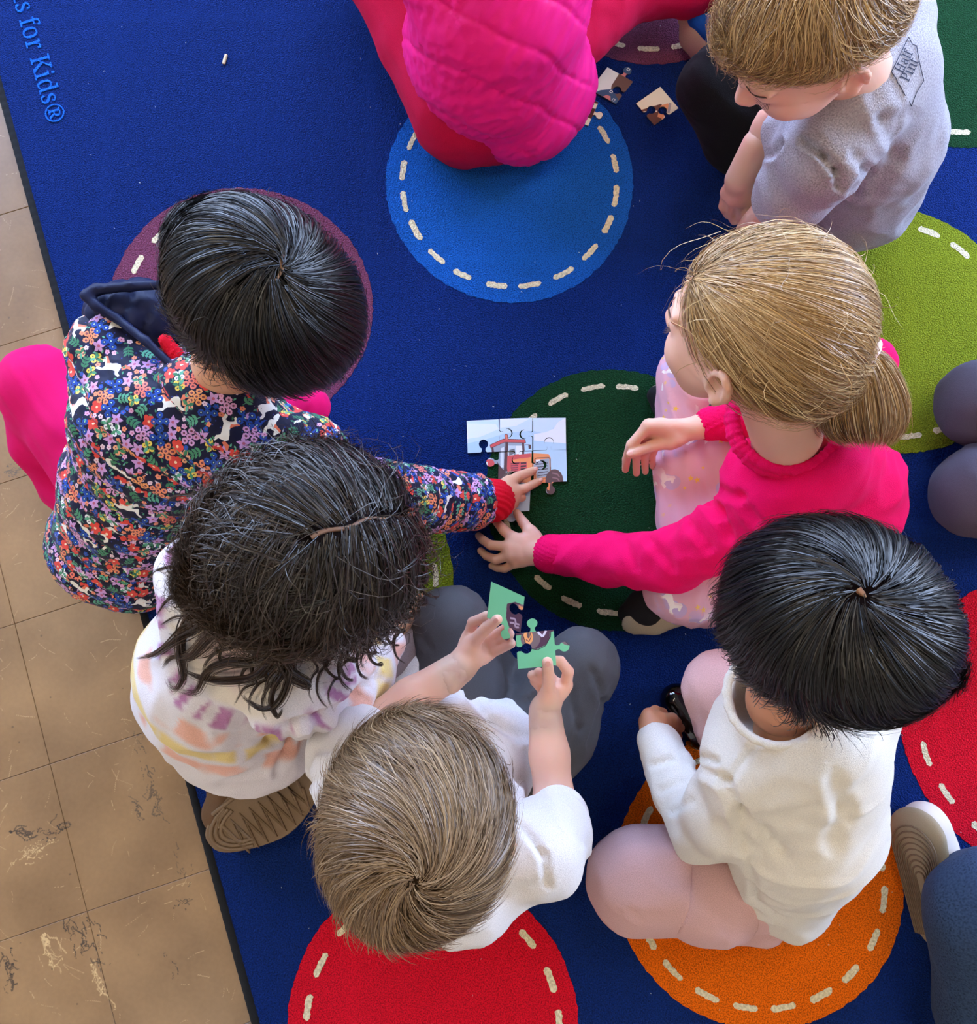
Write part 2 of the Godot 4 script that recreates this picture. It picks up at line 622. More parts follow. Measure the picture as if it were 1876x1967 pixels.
# ------------------------------------------------------------------ floor and rug
func build_floor() -> void:
	var sub := tri(mat(Color(0.42, 0.33, 0.225), 0.6), 3.0, speckle(256, 0.03, Color(0.85, 0.85, 0.85), Color(1, 1, 1), 13, 4))
	var fl := slab("floor", RA0 - 0.15, RA1 + 0.15, -0.12, -0.004, RB0 - 0.15, RB1 + 0.15, sub)
	tag(fl, "", "", "", "structure")
	# the worn tile finish: a picture of scuffs and scratches over the bare strip beside the rug
	var rng := RandomNumberGenerator.new()
	rng.seed = 41
	var A0 := -1.0
	var B0 := -1.2
	var W := 0.6
	var Lg := 2.4
	var pt := Paint.new(512, 2048, Color(0.60, 0.47, 0.32), Vector2(512 / W, 2048 / Lg))
	var nz := FastNoiseLite.new()
	nz.seed = 5
	nz.frequency = 0.006
	nz.fractal_octaves = 5
	var nf := FastNoiseLite.new()
	nf.seed = 6
	nf.frequency = 0.12
	for y in range(0, 2048):
		for x in range(0, 512):
			var q := nz.get_noise_2d(x, y) * 0.085 + nf.get_noise_2d(x, y) * 0.02
			pt.img.set_pixel(x, y, Color(0.565 + q, 0.44 + q * 0.85, 0.30 + q * 0.6))
	for i in 900:      # pale scratches
		var p := Vector2(rng.randf() * W, rng.randf() * Lg)
		var d := Vector2.from_angle(rng.randf() * TAU) * rng.randf_range(0.004, 0.035)
		var cc := Color(0.74, 0.62, 0.46).lerp(Color(0.66, 0.53, 0.38), rng.randf())
		pt.path([p, p + d * 0.5 + d.orthogonal() * rng.randf_range(-0.1, 0.1), p + d], rng.randf_range(0.0004, 0.0011), cc)
	for i in 90:
		pt.disc(Vector2(rng.randf() * W, rng.randf() * Lg), rng.randf_range(0.0006, 0.0018), Color(0.42, 0.33, 0.24))
	var mark := func(px: float, py: float, n: int, spread: float, dirn: Vector2, col: Color, size: float):
		var g := at(px, py, 0)
		var c := Vector2(g.dot(e2()) - A0, g.dot(e1()) - B0)
		for i in n:
			var p: Vector2 = c + dirn * rng.randf_range(-1, 1) * spread + Vector2(rng.randfn(), rng.randfn()) * spread * 0.16
			var l := [p]
			for t in 5: l.append((l[t] as Vector2) + (dirn * 1.2 + Vector2(rng.randfn(), rng.randfn()) * 1.1) * size * 0.9)
			pt.path(l, size * rng.randf_range(0.2, 0.62), col.lerp(Color(0.55, 0.43, 0.30), rng.randf() * 0.45))
			if i % 4 == 0:
				var q := []
				for t in 7: q.append(p + Vector2.from_angle(TAU * t / 7.0) * size * rng.randf_range(0.2, 0.9))
				pt.poly(q, col)
	var dark := Color(0.24, 0.2, 0.17)
	var pale := Color(0.82, 0.7, 0.5)
	for s in [[25, 1598, 7, .01, Vector2(1, .3), dark, .004], [80, 1600, 22, .035, Vector2(.95, .1), dark, .0022], [70, 1635, 26, .04, Vector2(1, 0), pale, .002], [10, 1850, 16, .03, Vector2(0.1, 1), dark, .003],
			[142, 1790, 16, .025, Vector2(.2, 1), dark, .0025], [176, 1800, 14, .03, Vector2(.1, 1), dark, .0022], [85, 1795, 8, .012, Vector2(.1, 1), pale, .004], [95, 1840, 7, .008, Vector2(.3, 1), pale, .0035],
			[188, 1880, 14, .022, Vector2(.1, 1), pale, .003], [272, 1440, 14, .035, Vector2(.05, 1), Color(.36, .3, .24), .002], [300, 1530, 16, .025, Vector2(.1, 1), Color(.36, .3, .24), .003], [260, 1545, 8, .015, Vector2(.2, 1), Color(.36, .3, .24), .0025],
			[345, 1660, 12, .04, Vector2(0, 1), Color(.38, .31, .24), .0016], [330, 1850, 6, .02, Vector2(.1, 1), dark, .0014], [30, 905, 16, .02, Vector2(1, .2), Color(.38, .33, .29), .0025], [350, 1735, 10, .02, Vector2(1, 0), dark, .0016]]:
		mark.call(s[0], s[1], s[2], s[3], s[4], s[5], s[6])
	var vinyl := mat(Color.WHITE, 0.42, 0.5)
	vinyl.albedo_texture = pt.tex()
	vinyl.texture_repeat = true
	vinyl.roughness_texture = speckle(512, 0.02, Color(0.75, 0.75, 0.75), Color(1, 1, 1), 9, 4)
	var ts := 0.2286
	var variants := {}
	for ia in range(-11, 2):
		for ib in range(-10, 12):
			var a := -0.7 + ia * ts
			var b := -0.057 + ib * ts
			if a < RA0 or b < RB0 or b + ts > RB1: continue
			if a > -0.5: continue
			var bf := Buf.new()
			var g := 0.0003
			var ch := 0.0007
			var lx := ts / 2 - g
			var q := [Vector3(-lx + ch, 0, -lx + ch), Vector3(lx - ch, 0, -lx + ch), Vector3(lx - ch, 0, lx - ch), Vector3(-lx + ch, 0, lx - ch)]
			var r := [Vector3(-lx, -0.0006, -lx), Vector3(lx, -0.0006, -lx), Vector3(lx, -0.0006, lx), Vector3(-lx, -0.0006, lx)]
			bf.quad(q[0], q[1], q[2], q[3])
			for i in 4:
				var j := (i + 1) % 4
				bf.quad(r[i], r[j], q[j], q[i])
				bf.quad(r[i] - Vector3(0, 0.003, 0), r[j] - Vector3(0, 0.003, 0), r[j], r[i])
			for i in bf.v.size():
				bf.uv.push_back(Vector2((a + ts / 2 + bf.v[i].x - A0) / W, (b + ts / 2 + bf.v[i].z - B0) / Lg))
			var o := mi("floor_tile", bf.mesh(), vinyl, fl)
			o.position = Vector3(a + ts / 2 - (RA0 + RA1) / 2, 0.062, b + ts / 2 - (RB0 + RB1) / 2)
			o.position.y += rng.randf_range(-0.0002, 0.0002)

func disc_mesh(pts: PackedVector3Array, top: float, bot: float, origin: Vector3) -> ArrayMesh:
	# a thin solid patch with the outline pts (y ignored)
	var flat := PackedVector2Array()
	for p in pts: flat.push_back(Vector2(p.x - origin.x, p.z - origin.z))
	if Geometry2D.is_polygon_clockwise(flat): flat.reverse()
	var t := Geometry2D.triangulate_polygon(flat)
	var b := Buf.new()
	for p in flat:
		b.v.push_back(Vector3(p.x, top, p.y)); b.n.push_back(Vector3.UP); b.c.push_back(Color.WHITE)
	for i in range(0, t.size(), 3):
		var s := (flat[t[i + 1]] - flat[t[i]]).cross(flat[t[i + 2]] - flat[t[i]])
		if s > 0: b.ix.append_array(PackedInt32Array([t[i], t[i + 1], t[i + 2]]))
		else: b.ix.append_array(PackedInt32Array([t[i], t[i + 2], t[i + 1]]))
	for i in flat.size():
		var p := flat[i]
		var q := flat[(i + 1) % flat.size()]
		b.quad(Vector3(p.x, top, p.y), Vector3(q.x, top, q.y), Vector3(q.x, bot, q.y), Vector3(p.x, bot, p.y))
	return b.mesh()

func pile(col: Color) -> StandardMaterial3D:
	var m := tri(mat(col, 0.95, 0.25), 2.2, MAT.pile_tex, MAT.pile_h, 0.22)
	m.rim_enabled = true
	m.rim = 0.25
	m.rim_tint = 0.8
	return m

func build_rug() -> void:
	MAT.pile_tex = speckle(1024, 0.16, Color(0.50, 0.50, 0.52), Color(1.35, 1.35, 1.3), 21, 3)
	MAT.pile_h = speckle(1024, 0.13, Color(0, 0, 0), Color(1, 1, 1), 22, 3)
	var rug := thing("rug", room_point(0.65, 0, -0.1), "deep blue classroom rug with coloured dots and cream dashed rings", "rug")
	var blue := pile(Color(0.042, 0.155, 0.41))
	var ra0 := -0.497
	var ra1 := 1.75
	var rb0 := -1.9
	var rb1 := 1.7
	var o := slab("pile", ra0, ra1, 0.0, RUG, rb0, rb1, blue, rug)
	o.position -= rug.position
	# overlocked black edge: a thick twisted yarn round the rim
	var b := Buf.new()
	var rim := [[ra0, rb0], [ra0, rb1], [ra1, rb1], [ra1, rb0], [ra0, rb0]]
	for s in 4:
		var p := PackedVector3Array()
		var A := room_point(rim[s][0], 0.0075, rim[s][1])
		var B := room_point(rim[s + 1][0], 0.0075, rim[s + 1][1])
		var n := int(A.distance_to(B) / 0.004)
		for i in n + 1:
			var q := A.lerp(B, float(i) / n)
			q.y += 0.0007 * sin(i * 1.7)
			p.push_back(q)
		b.tube(p, 0.0078, 0.0078, Color.WHITE, 8, Vector3.UP, 0.0)
	var bm := tri(mat(Color(0.055, 0.058, 0.065), 0.95), 12.0, speckle(256, 0.1, Color(0.5, 0.5, 0.5), Color(1, 1, 1), 23))
	mi("bound_edge", b.mesh(rug.position), bm, rug)
	var cream := pile(Color(0.90, 0.85, 0.70))
	cream.albedo_texture = speckle(512, 0.16, Color(0.78, 0.78, 0.78), Color(1.12, 1.12, 1.12), 24, 3)
	var rng := RandomNumberGenerator.new()
	rng.seed = 77
	var dots := [
		["purple_dot", Vector3(-.417, 0, -.569), .220, Color(0.46, 0.24, 0.34), 19, at(262, 507, RUG)],
		["sky_blue_dot", Vector3(.037, 0, -.797), .213, Color(0.09, 0.36, 0.70), 20, at(953, 552, RUG)],
		["dark_green_dot", Vector3(.209, 0, -.252), .215, Color(0.085, 0.25, 0.13), 20, at(1095, 1161, RUG)],
		["red_dot", Vector3(-.084, 0, .541), .217, Color(0.85, 0.06, 0.16), 19, at(610, 1850, RUG)],
		["orange_dot", Vector3(.408, 0, .332), .217, Color(0.93, 0.42, 0.03), 20, at(1285, 1870, RUG)],
		["red_dot", Vector3(.862, 0, .106), .224, Color(0.85, 0.06, 0.16), 17, at(1761, 1353, RUG)],
		["lime_dot", Vector3(.672, 0, -.538), .216, Color(0.50, 0.55, 0.11), 19, at(1780, 456, RUG)],
		["purple_dot", Vector3(.29, 0, -1.238), .218, Color(0.46, 0.24, 0.34), 20, at(1245, 98, RUG)],
		["dark_green_dot", Vector3(.82, 0, -1.078), .215, Color(0.085, 0.25, 0.13), 20, at(1842, 258, RUG)],
		["lime_dot", Vector3(-.27, 0, -.112), .215, Color(0.48, 0.55, 0.11), 19, at(835, 1105, RUG)]]
	var shared := {}
	for d in dots:
		var key: String = d[3].to_html()
		if not shared.has(key): shared[key] = pile(d[3])
		var ph := rng.randf() * TAU
		var ph2 := rng.randf() * TAU
		var pts := PackedVector3Array()
		for i in 220:
			var a := TAU * i / 220.0
			var r: float = d[2] * (1.0 + 0.008 * sin(2 * a + ph) + 0.009 * sin(3 * a + ph2)) + rng.randf_range(-0.0013, 0.0013)
			pts.push_back(d[1] + Vector3(cos(a) * r, 0, sin(a) * r))
		var dot := mi(d[0], disc_mesh(pts, RUG + 0.0008, RUG - 0.003, d[1]), shared[key], rug)
		dot.position = d[1] - rug.position
		var k0: Vector3 = d[5] - d[1]
		var a0 := atan2(k0.z, k0.x)
		for i in d[4]:
			var a: float = a0 + TAU * (i + rng.randf_range(-0.06, 0.06) * float(i > 0)) / d[4]
			var r: float = d[2] * 0.868 * (1.0 + 0.008 * sin(2 * a + ph) + 0.009 * sin(3 * a + ph2))
			var c := Vector3(cos(a) * r, 0, sin(a) * r)
			var tn := Vector3(-sin(a), 0, cos(a))
			var rd := Vector3(cos(a), 0, sin(a))
			var hl := rng.randf_range(0.0165, 0.0205)
			var hw := rng.randf_range(0.0042, 0.0052)
			var q := PackedVector3Array()
			for e in 2:
				var sg := 1.0 if e == 0 else -1.0
				for j in 13:
					var u := (-1.0 + j / 6.0) * sg
					var cap := sqrt(maxf(0.0, 1.0 - pow(maxf(absf(u) - 0.86, 0.0) / 0.14, 2)))
					q.push_back(c + tn * (u * hl) + rd * (sg * hw * (0.25 + 0.75 * cap) + rng.randf_range(-0.0009, 0.0009) - u * u * hl * hl * 0.5 / r))
			mi("stitch_dash", disc_mesh(q, RUG + 0.0013, RUG - 0.002, c), cream, dot).position = c
	# the maker's words woven along the edge
	var tm := TextMesh.new()
	var fnt := SystemFont.new()
	fnt.font_names = PackedStringArray(["Droid Serif"])
	tm.font = fnt
	tm.text = "Carpets for Kids®"
	tm.font_size = 48
	tm.pixel_size = 0.046 / 48.0
	tm.depth = 0.0016
	tm.horizontal_alignment = HORIZONTAL_ALIGNMENT_RIGHT
	var to := mi("woven_lettering", tm, pile(Color(0.12, 0.42, 0.86)), rug)
	var end := at(108, 243, RUG)
	to.transform = Transform3D(Basis(e1(), e2(), Vector3.UP), end + e2() * 0.004 - e1() * 0.006 + Vector3(0, 0.0009, 0) - rug.position)
	# crumbs and lint
	var chip := Buf.new()
	var ca := at(435, 107, RUG)
	var cb := at(430, 124, RUG)
	chip.tube(PackedVector3Array([ca + Vector3(0, .002, 0), ca.lerp(cb, .5) + Vector3(0, .0026, 0), cb + Vector3(0, .002, 0)]), 0.0032, 0.003, Color.WHITE, 6, Vector3.UP, 0.0)
	tag(mi("wood_chip", chip.mesh(), mat(Color(0.86, 0.8, 0.66), 0.8)), "small cream chip lying on the blue rug near the lettering", "crumb")
	var lint := Buf.new()
	for i in 170:
		var p := at(rng.randf_range(40, 1870), rng.randf_range(10, 1950), RUG + 0.0022)
		var dd := Vector3(rng.randfn(), 0, rng.randfn()).normalized() * rng.randf_range(0.0006, 0.0032)
		if p.dot(e2()) < -0.47: continue
		lint.tube(PackedVector3Array([p, p + dd * 0.5 + Vector3(0, .0006, 0), p + dd]), 0.0005, 0.0004, lin(Color(0.8, 0.8, 0.78)), 3, Vector3.UP, 0.0)
	tag(mi("lint_specks", lint.mesh(), vmat(0.9)), "tiny white lint specks scattered over the blue rug", "lint", "", "stuff")

# ------------------------------------------------------------------ jigsaw pieces
func edge_pts(a: Vector2, b: Vector2, kind: int, at_t: float, out: Vector2, size := 0.30) -> Array:
	# points from a up to (not including) b; kind 1 tab, -1 hole, 0 straight
	if kind == 0: return [a]
	var r := [a]
	var d := (b - a).normalized()
	var c := a.lerp(b, at_t)
	var o := out * float(kind)
	var rad := size * 0.42
	var nk := size * 0.17
	r.append(c - d * nk * 1.6)
	r.append(c - d * nk + o * size * 0.12)
	r.append(c - d * nk + o * size * 0.35)
	for i in 11:
		var ang := lerpf(-0.78, PI + 0.78, i / 10.0)
		r.append(c + o * (size * 0.72) - d * cos(ang) * rad * 0.98 + o * sin(ang) * rad * 0.95)
	r.append(c + d * nk + o * size * 0.35)
	r.append(c + d * nk + o * size * 0.12)
	r.append(c + d * nk * 1.6)
	return r

# corners: top left, top right, bottom left as points in the room; edges: top, right, bottom, left as [kind, place along]
func piece(corners: Array, edges: Array, tex: Texture2D, uv0: Vector2, uvs: Vector2, label: String, thick := 0.002) -> MeshInstance3D:
	var O: Vector3 = corners[0]
	var X: Vector3 = corners[1] - O
	var Y: Vector3 = corners[2] - O
	var Nn := Y.cross(X).normalized()
	var cs := [Vector2(0, 0), Vector2(1, 0), Vector2(1, 1), Vector2(0, 1)]
	var outs := [Vector2(0, -1), Vector2(1, 0), Vector2(0, 1), Vector2(-1, 0)]
	var flat := PackedVector2Array()
	for i in 4:
		for p in edge_pts(cs[i], cs[(i + 1) % 4], edges[i][0], edges[i][1] if edges[i].size() > 1 else 0.5, outs[i], (0.34 if edges[i][0] > 0 else 0.355)):
			flat.push_back(p)
	if Geometry2D.is_polygon_clockwise(flat): flat.reverse()
	var b := Buf.new()
	var tr := Geometry2D.triangulate_polygon(flat)
	var mid := O + X * 0.5 + Y * 0.5
	var to3 := func(p: Vector2, e: float) -> Vector3: return O + X * p.x + Y * p.y + Nn * e - mid
	for p in flat:
		b.v.push_back(to3.call(p, thick)); b.n.push_back(Nn); b.c.push_back(Color.WHITE)
		b.uv.push_back(uv0 + p * uvs)
	for i in range(0, tr.size(), 3):
		var s := (flat[tr[i + 1]] - flat[tr[i]]).cross(flat[tr[i + 2]] - flat[tr[i]])
		if s > 0: b.ix.append_array(PackedInt32Array([tr[i], tr[i + 1], tr[i + 2]]))
		else: b.ix.append_array(PackedInt32Array([tr[i], tr[i + 2], tr[i + 1]]))
	var m := mat(Color.WHITE, 0.35, 0.5)
	m.albedo_texture = tex
	var o := mi("puzzle_piece", b.mesh(), m)
	o.position = mid
	tag(o, label, "puzzle piece", "jigsaw pieces")
	var sd := Buf.new()
	for i in flat.size():
		var p := flat[i]
		var q := flat[(i + 1) % flat.size()]
		sd.quad(to3.call(p, thick), to3.call(q, thick), to3.call(q, 0.0), to3.call(p, 0.0))
	var und := sd.v.size()
	for p in flat:
		sd.v.push_back(to3.call(p, 0.0)); sd.n.push_back(-Nn); sd.c.push_back(Color.WHITE)
	for t in tr: sd.ix.push_back(und + t)
	mi("card_core", sd.mesh(), MAT.card, o)
	return o

func V2(x: float, y: float) -> Vector2:
	return Vector2(x, y)

func build_puzzle() -> void:
	MAT.card = mat(Color(0.32, 0.32, 0.33), 0.9)
	# the printed tractor, drawn in hundredths of a piece (0..300 across, 0..300 down)
	var sky_c := Color(0.74, 0.86, 0.93)
	var p := Paint.new(720, 720, sky_c, Vector2(2.4, 2.4))
	p.poly([V2(0, 0), V2(300, 0), V2(300, 22), V2(262, 30), V2(250, 52), V2(200, 40), V2(120, 44), V2(60, 60), V2(0, 70)], Color(0.84, 0.92, 0.96))
	p.poly([V2(0, 8), V2(90, 14), V2(100, 30), V2(40, 52), V2(0, 56)], Color(0.93, 0.96, 0.97))
	p.poly([V2(102, 0), V2(190, 4), V2(150, 24), V2(102, 28)], Color(0.93, 0.96, 0.98))
	p.poly([V2(300, 0), V2(276, 14), V2(262, 34), V2(240, 44), V2(202, 50), V2(202, 70), V2(300, 80)], Color(0.94, 0.95, 0.95))
	var red := Color(0.86, 0.34, 0.35)
	var org := Color(0.95, 0.58, 0.36)
	var brn := Color(0.36, 0.25, 0.27)
	var gry := Color(0.62, 0.67, 0.71)
	# cab
	p.poly([V2(74, 82), V2(118, 68), V2(176, 70), V2(174, 150), V2(100, 196), V2(96, 150), V2(76, 118)], gry)
	p.poly([V2(104, 90), V2(114, 86), V2(116, 148), V2(106, 146)], Color(0.88, 0.91, 0.92))
	p.poly([V2(122, 82), V2(168, 84), V2(170, 112), V2(128, 112)], Color(0.80, 0.86, 0.88))
	p.poly([V2(150, 84), V2(168, 84), V2(170, 108), V2(152, 112)], Color(0.94, 0.95, 0.93))
	p.poly([V2(130, 96), V2(146, 92), V2(148, 104), V2(132, 112)], Color(0.45, 0.48, 0.5))
	for q in [[V2(118, 72), V2(126, 72), V2(128, 160), V2(116, 160)], [V2(168, 74), V2(175, 76), V2(178, 116), V2(172, 116)], [V2(74, 86), V2(80, 84), V2(84, 118), V2(76, 118)]]: p.poly(q, brn)
	p.poly([V2(70, 78), V2(112, 62), V2(178, 66), V2(180, 76), V2(116, 72), V2(72, 88)], red)
	p.path([V2(70, 78), V2(112, 62), V2(178, 66), V2(180, 76), V2(116, 72), V2(72, 88)], 1.6, brn, true)
	p.poly([V2(117, 64), V2(117, 50), V2(121, 46), V2(126, 50), V2(126, 64)], Color(0.92, 0.5, 0.42))
	p.path([V2(117, 64), V2(117, 50), V2(121, 46), V2(126, 50), V2(126, 64)], 1.6, brn)
	p.line(V2(178, 82), V2(192, 82), 1.6, brn)
	p.poly([V2(188, 82), V2(196, 82), V2(197, 94), V2(189, 95)], brn)
	# bonnet and side grille
	p.poly([V2(126, 112), V2(196, 106), V2(246, 112), V2(252, 124), V2(252, 196), V2(200, 200), V2(132, 190)], org)
	p.poly([V2(126, 112), V2(196, 106), V2(198, 118), V2(140, 126), V2(132, 186), V2(126, 150)], red)
	p.poly([V2(136, 134), V2(186, 132), V2(188, 168), V2(138, 172)], red)
	for i in 5: p.poly([V2(137, 135 + i * 6.5), V2(160, 134 + i * 6.5), V2(160, 138 + i * 6.5), V2(137, 139 + i * 6.5)], Color(0.55, 0.25, 0.32))
	for i in 4: p.poly([V2(167, 134 + i * 9), V2(184, 133 + i * 9), V2(184, 139 + i * 9), V2(167, 140 + i * 9)], Color(0.33, 0.2, 0.25))
	# front grille
	p.poly([V2(206, 128), V2(248, 126), V2(250, 182), V2(208, 186)], gry)
	p.path([V2(204, 190), V2(204, 126), V2(210, 122), V2(246, 122), V2(251, 128), V2(252, 190)], 1.8, brn)
	for i in 5: p.poly([V2(212, 140 + i * 9), V2(243, 138 + i * 9), V2(243, 141 + i * 9), V2(212, 143 + i * 9)], Color(0.33, 0.29, 0.32))
	p.poly([V2(207, 127), V2(220, 127), V2(219, 134), V2(208, 135)], Color(0.95, 0.95, 0.92))
	p.poly([V2(203, 188), V2(252, 186), V2(253, 200), V2(203, 202)], org)
	p.path([V2(203, 188), V2(252, 186), V2(253, 200), V2(203, 202)], 1.4, brn, true)
	p.poly([V2(240, 191), V2(247, 191), V2(247, 195), V2(240, 195)], brn)
	# wheels and mudguard
	p.poly([V2(96, 130), V2(110, 150), V2(122, 160), V2(126, 196), V2(100, 200)], brn)
	p.disc(V2(72, 136), 16, red)
	p.poly([V2(56, 130), V2(66, 128), V2(68, 140), V2(60, 146)], Color(0.96, 0.96, 0.94))
	p.disc(V2(140, 190), 30, Color(0.40, 0.33, 0.31))
	p.disc(V2(140, 190), 18, org)
	p.path([V2(124, 176), V2(134, 160), V2(150, 162)], 2, Color(0.62, 0.52, 0.46))
	p.disc(V2(262, 196), 27, brn, 36)
	for i in 3: p.path([V2(256, 172 + i * 14), V2(272, 176 + i * 14), V2(278, 186 + i * 14)], 4, Color(0.55, 0.40, 0.43))
	p.poly([V2(254, 200), V2(262, 200), V2(256, 230), V2(248, 226)], org)
	p.poly([V2(96, 232), V2(204, 222), V2(204, 300), V2(96, 300)], Color(0.72, 0.82, 0.86))
	p.disc(V2(254, 222), 17, brn, 18)
	p.poly([V2(238, 200), V2(250, 202), V2(246, 226), V2(240, 222)], org)
	var t := p.tex()
	var G := 1.0 / 3.0
	var y := RUG + 0.0015
	# corners measured on the floor: rows T, M, B
	var pc := [
		["pale sky jigsaw piece with a hole, top left of the tractor", [896, 809, 957.5, 806, 898, 871], [[0], [1, .45], [-1, .5], [0]], V2(0, 0)],
		["sky jigsaw piece with the red tractor cab roof, middle of the top row", [959.5, 805, 1022, 803, 959, 868], [[0], [-1, .5], [1, .46], [-1, .55]], V2(1, 0)],
		["cloud and sky jigsaw piece at the top right of the tractor", [1023.5, 803.5, 1086, 803, 1024, 865.5], [[0], [0], [-1, .52], [1, .5]], V2(2, 0)],
		["jigsaw piece with the red tractor bonnet under a child's fingers", [958, 869.5, 1021, 867.5, 956, 931], [[-1, .54], [1, .45], [-1, .5], [1, .7]], V2(1, 1)],
		["jigsaw piece with the tractor's front grille, below the cloud piece", [1024, 867, 1087, 863.5, 1025, 928.5], [[1, .48], [0], [1, .5], [-1, .55]], V2(2, 1)],
		["plain pale blue jigsaw piece with a tab, lowest of the assembled tractor", [953, 932, 1019, 930, 950, 984], [[1, .5], [0], [1, .5], [0]], V2(1, 2)]]
	for q in pc:
		var c: Array = q[1]
		piece([at(c[0], c[1], y), at(c[2], c[3], y), at(c[4], c[5], y)], q[2], t, q[3] * G, V2(G, G), q[0])
	# the two pieces in the boy's hands
	var grn := Color(0.45, 0.74, 0.54)
	var pr := Color(0.33, 0.20, 0.28)
	var a := Paint.new(128, 128, grn, V2(1.28, 1.28))
	a.poly([V2(52, 40), V2(75, 25), V2(130, 22), V2(130, 130), V2(72, 110), V2(54, 78)], pr)
	a.poly([V2(70, 34), V2(100, 22), V2(104, 44), V2(78, 48)], Color(0.55, 0.42, 0.42))
	a.poly([V2(86, 30), V2(110, 28), V2(110, 56), V2(92, 46)], Color(0.92, 0.6, 0.4))
	for i in 2: a.path([V2(66, 74 + i * 12), V2(80, 70 + i * 12), V2(84, 82 + i * 10), V2(94, 80 + i * 8)], 5, Color(0.72, 0.62, 0.68))
	piece([at(943, 1117, .305), at(1007, 1146, .30), at(935, 1186, .30)], [[0], [-1, .45], [1, .42], [0]], a.tex(), V2(0, 0), V2(1, 1), "green jigsaw piece with a dark tractor tyre, held in the boy's left hand")
	var bb := Paint.new(160, 160, grn, V2(1.6, 1.6))
	bb.poly([V2(0, -40), V2(100, -40), V2(100, 4), V2(0, 6)], pr)
	bb.poly([V2(18, 0), V2(90, 0), V2(88, 20), V2(76, 40), V2(52, 50), V2(34, 44), V2(22, 28)], pr)
	bb.disc(V2(38, 18), 26, Color(0.48, 0.40, 0.40), 30)
	bb.disc(V2(32, 14), 13, Color(0.95, 0.65, 0.4), 20)
	bb.path([V2(26, 20), V2(33, 26), V2(40, 14), V2(37, -4)], 2, pr)
	bb.disc(V2(33, 8), 4, Color(0.42, 0.33, 0.33), 9)
	bb.path([V2(58, 2), V2(70, 16), V2(80, 0)], 6, Color(0.86, 0.82, 0.86))
	bb.path([V2(18, 4), V2(24, 30), V2(36, 46), V2(54, 52), V2(76, 42), V2(90, 18), V2(92, 4)], 2, Color(0.2, 0.14, 0.18))
	piece([at(990, 1217, .30), at(1063, 1210, .30), at(994.5, 1285, .30)], [[1, .45], [1, .5], [0], [-1, .55]], bb.tex(), V2(0, 0), V2(1, 1), "green jigsaw piece with an orange hub, held in the boy's right hand")
	# loose pieces by the pink jacket
	var cr := Color(0.93, 0.91, 0.84)
	var c1 := Paint.new(128, 128, cr, V2(1.28, 1.28))
	c1.poly([V2(46, 0), V2(100, 0), V2(100, 100), V2(70, 100), V2(60, 70), V2(50, 50)], Color(0.42, 0.30, 0.25))
	c1.poly([V2(20, 100), V2(30, 84), V2(60, 60), V2(100, 84), V2(100, 100)], Color(0.22, 0.33, 0.44))
	c1.poly([V2(50, 100), V2(56, 88), V2(70, 86), V2(80, 100)], Color(0.80, 0.48, 0.46))
	for q in [[58, 66], [82, 88]]: c1.path([V2(q[0], q[1]), V2(q[0] + 8, q[1]), V2(q[0] + 8, q[1] + 8), V2(q[0], q[1] + 8)], 2, cr, true)
	piece([at(1166, 130.5, y), at(1215, 158, y), at(1133, 173, y)], [[1, .62], [-1, .55], [0], [0]], c1.tex(), V2(0, 0), V2(1, 1), "cream and brown jigsaw piece with a round tab, touching the half-hidden piece")
	var c2 := Paint.new(128, 128, Color(0.93, 0.88, 0.72), V2(1.28, 1.28))
	c2.poly([V2(30, 100), V2(52, 36), V2(72, 36), V2(100, 70), V2(100, 100)], Color(0.42, 0.22, 0.14))
	c2.poly([V2(56, 40), V2(64, 18), V2(80, 14), V2(84, 40), V2(100, 66), V2(82, 74)], Color(0.92, 0.60, 0.36))
	c2.poly([V2(64, 12), V2(72, 8), V2(96, 34), V2(90, 40)], Color(0.68, 0.62, 0.56))
	c2.line(V2(40, 100), V2(66, 62), 5, Color(0.95, 0.9, 0.8))
	piece([at(1267.5, 168, y), at(1302.5, 209, y), at(1221, 200, y)], [[0], [-1, .47], [-1, .5], [0]], c2.tex(), V2(0, 0), V2(1, 1), "cream jigsaw piece with brown and orange shapes beside the grey-trousered knee")
	var c3 := Paint.new(128, 128, Color(0.93, 0.88, 0.76), V2(1.28, 1.28))
	c3.poly([V2(0, 0), V2(60, 0), V2(52, 30), V2(0, 30)], Color(0.86, 0.9, 0.9))
	c3.poly([V2(20, 8), V2(42, 4), V2(44, 22), V2(26, 28)], Color(0.25, 0.52, 0.38))
	c3.path([V2(84, 12), V2(66, 34), V2(76, 70)], 11, Color(0.17, 0.30, 0.46))
	c3.path([V2(40, 36), V2(34, 78), V2(56, 86)], 5, Color(0.25, 0.33, 0.45))
	c3.poly([V2(84, 30), V2(160, 20), V2(160, 70), V2(84, 70)], Color(0.30, 0.13, 0.09))
	c3.poly([V2(80, -40), V2(100, -40), V2(100, 6), V2(84, 10)], Color(0.30, 0.13, 0.09))
	piece([at(1106, 180, y), at(1149, 198, y), at(1086, 225, y)], [[0], [1, .45], [0], [0]], c3.tex(), V2(0, 0), V2(1, 1), "cream jigsaw piece with a blue sleeve, half hidden under the pink jacket")

# ------------------------------------------------------------------ people: shared builders
func q(px: float, py: float, h: float, r: float) -> Array:
	return [at(px, py, h), mlen(py, h, r)]

func qs(list: Array) -> Array:
	var o := []
	for e in list: o.append(q(e[0], e[1], e[2], e[3]))
	return o

var wrinkle_noise := FastNoiseLite.new()

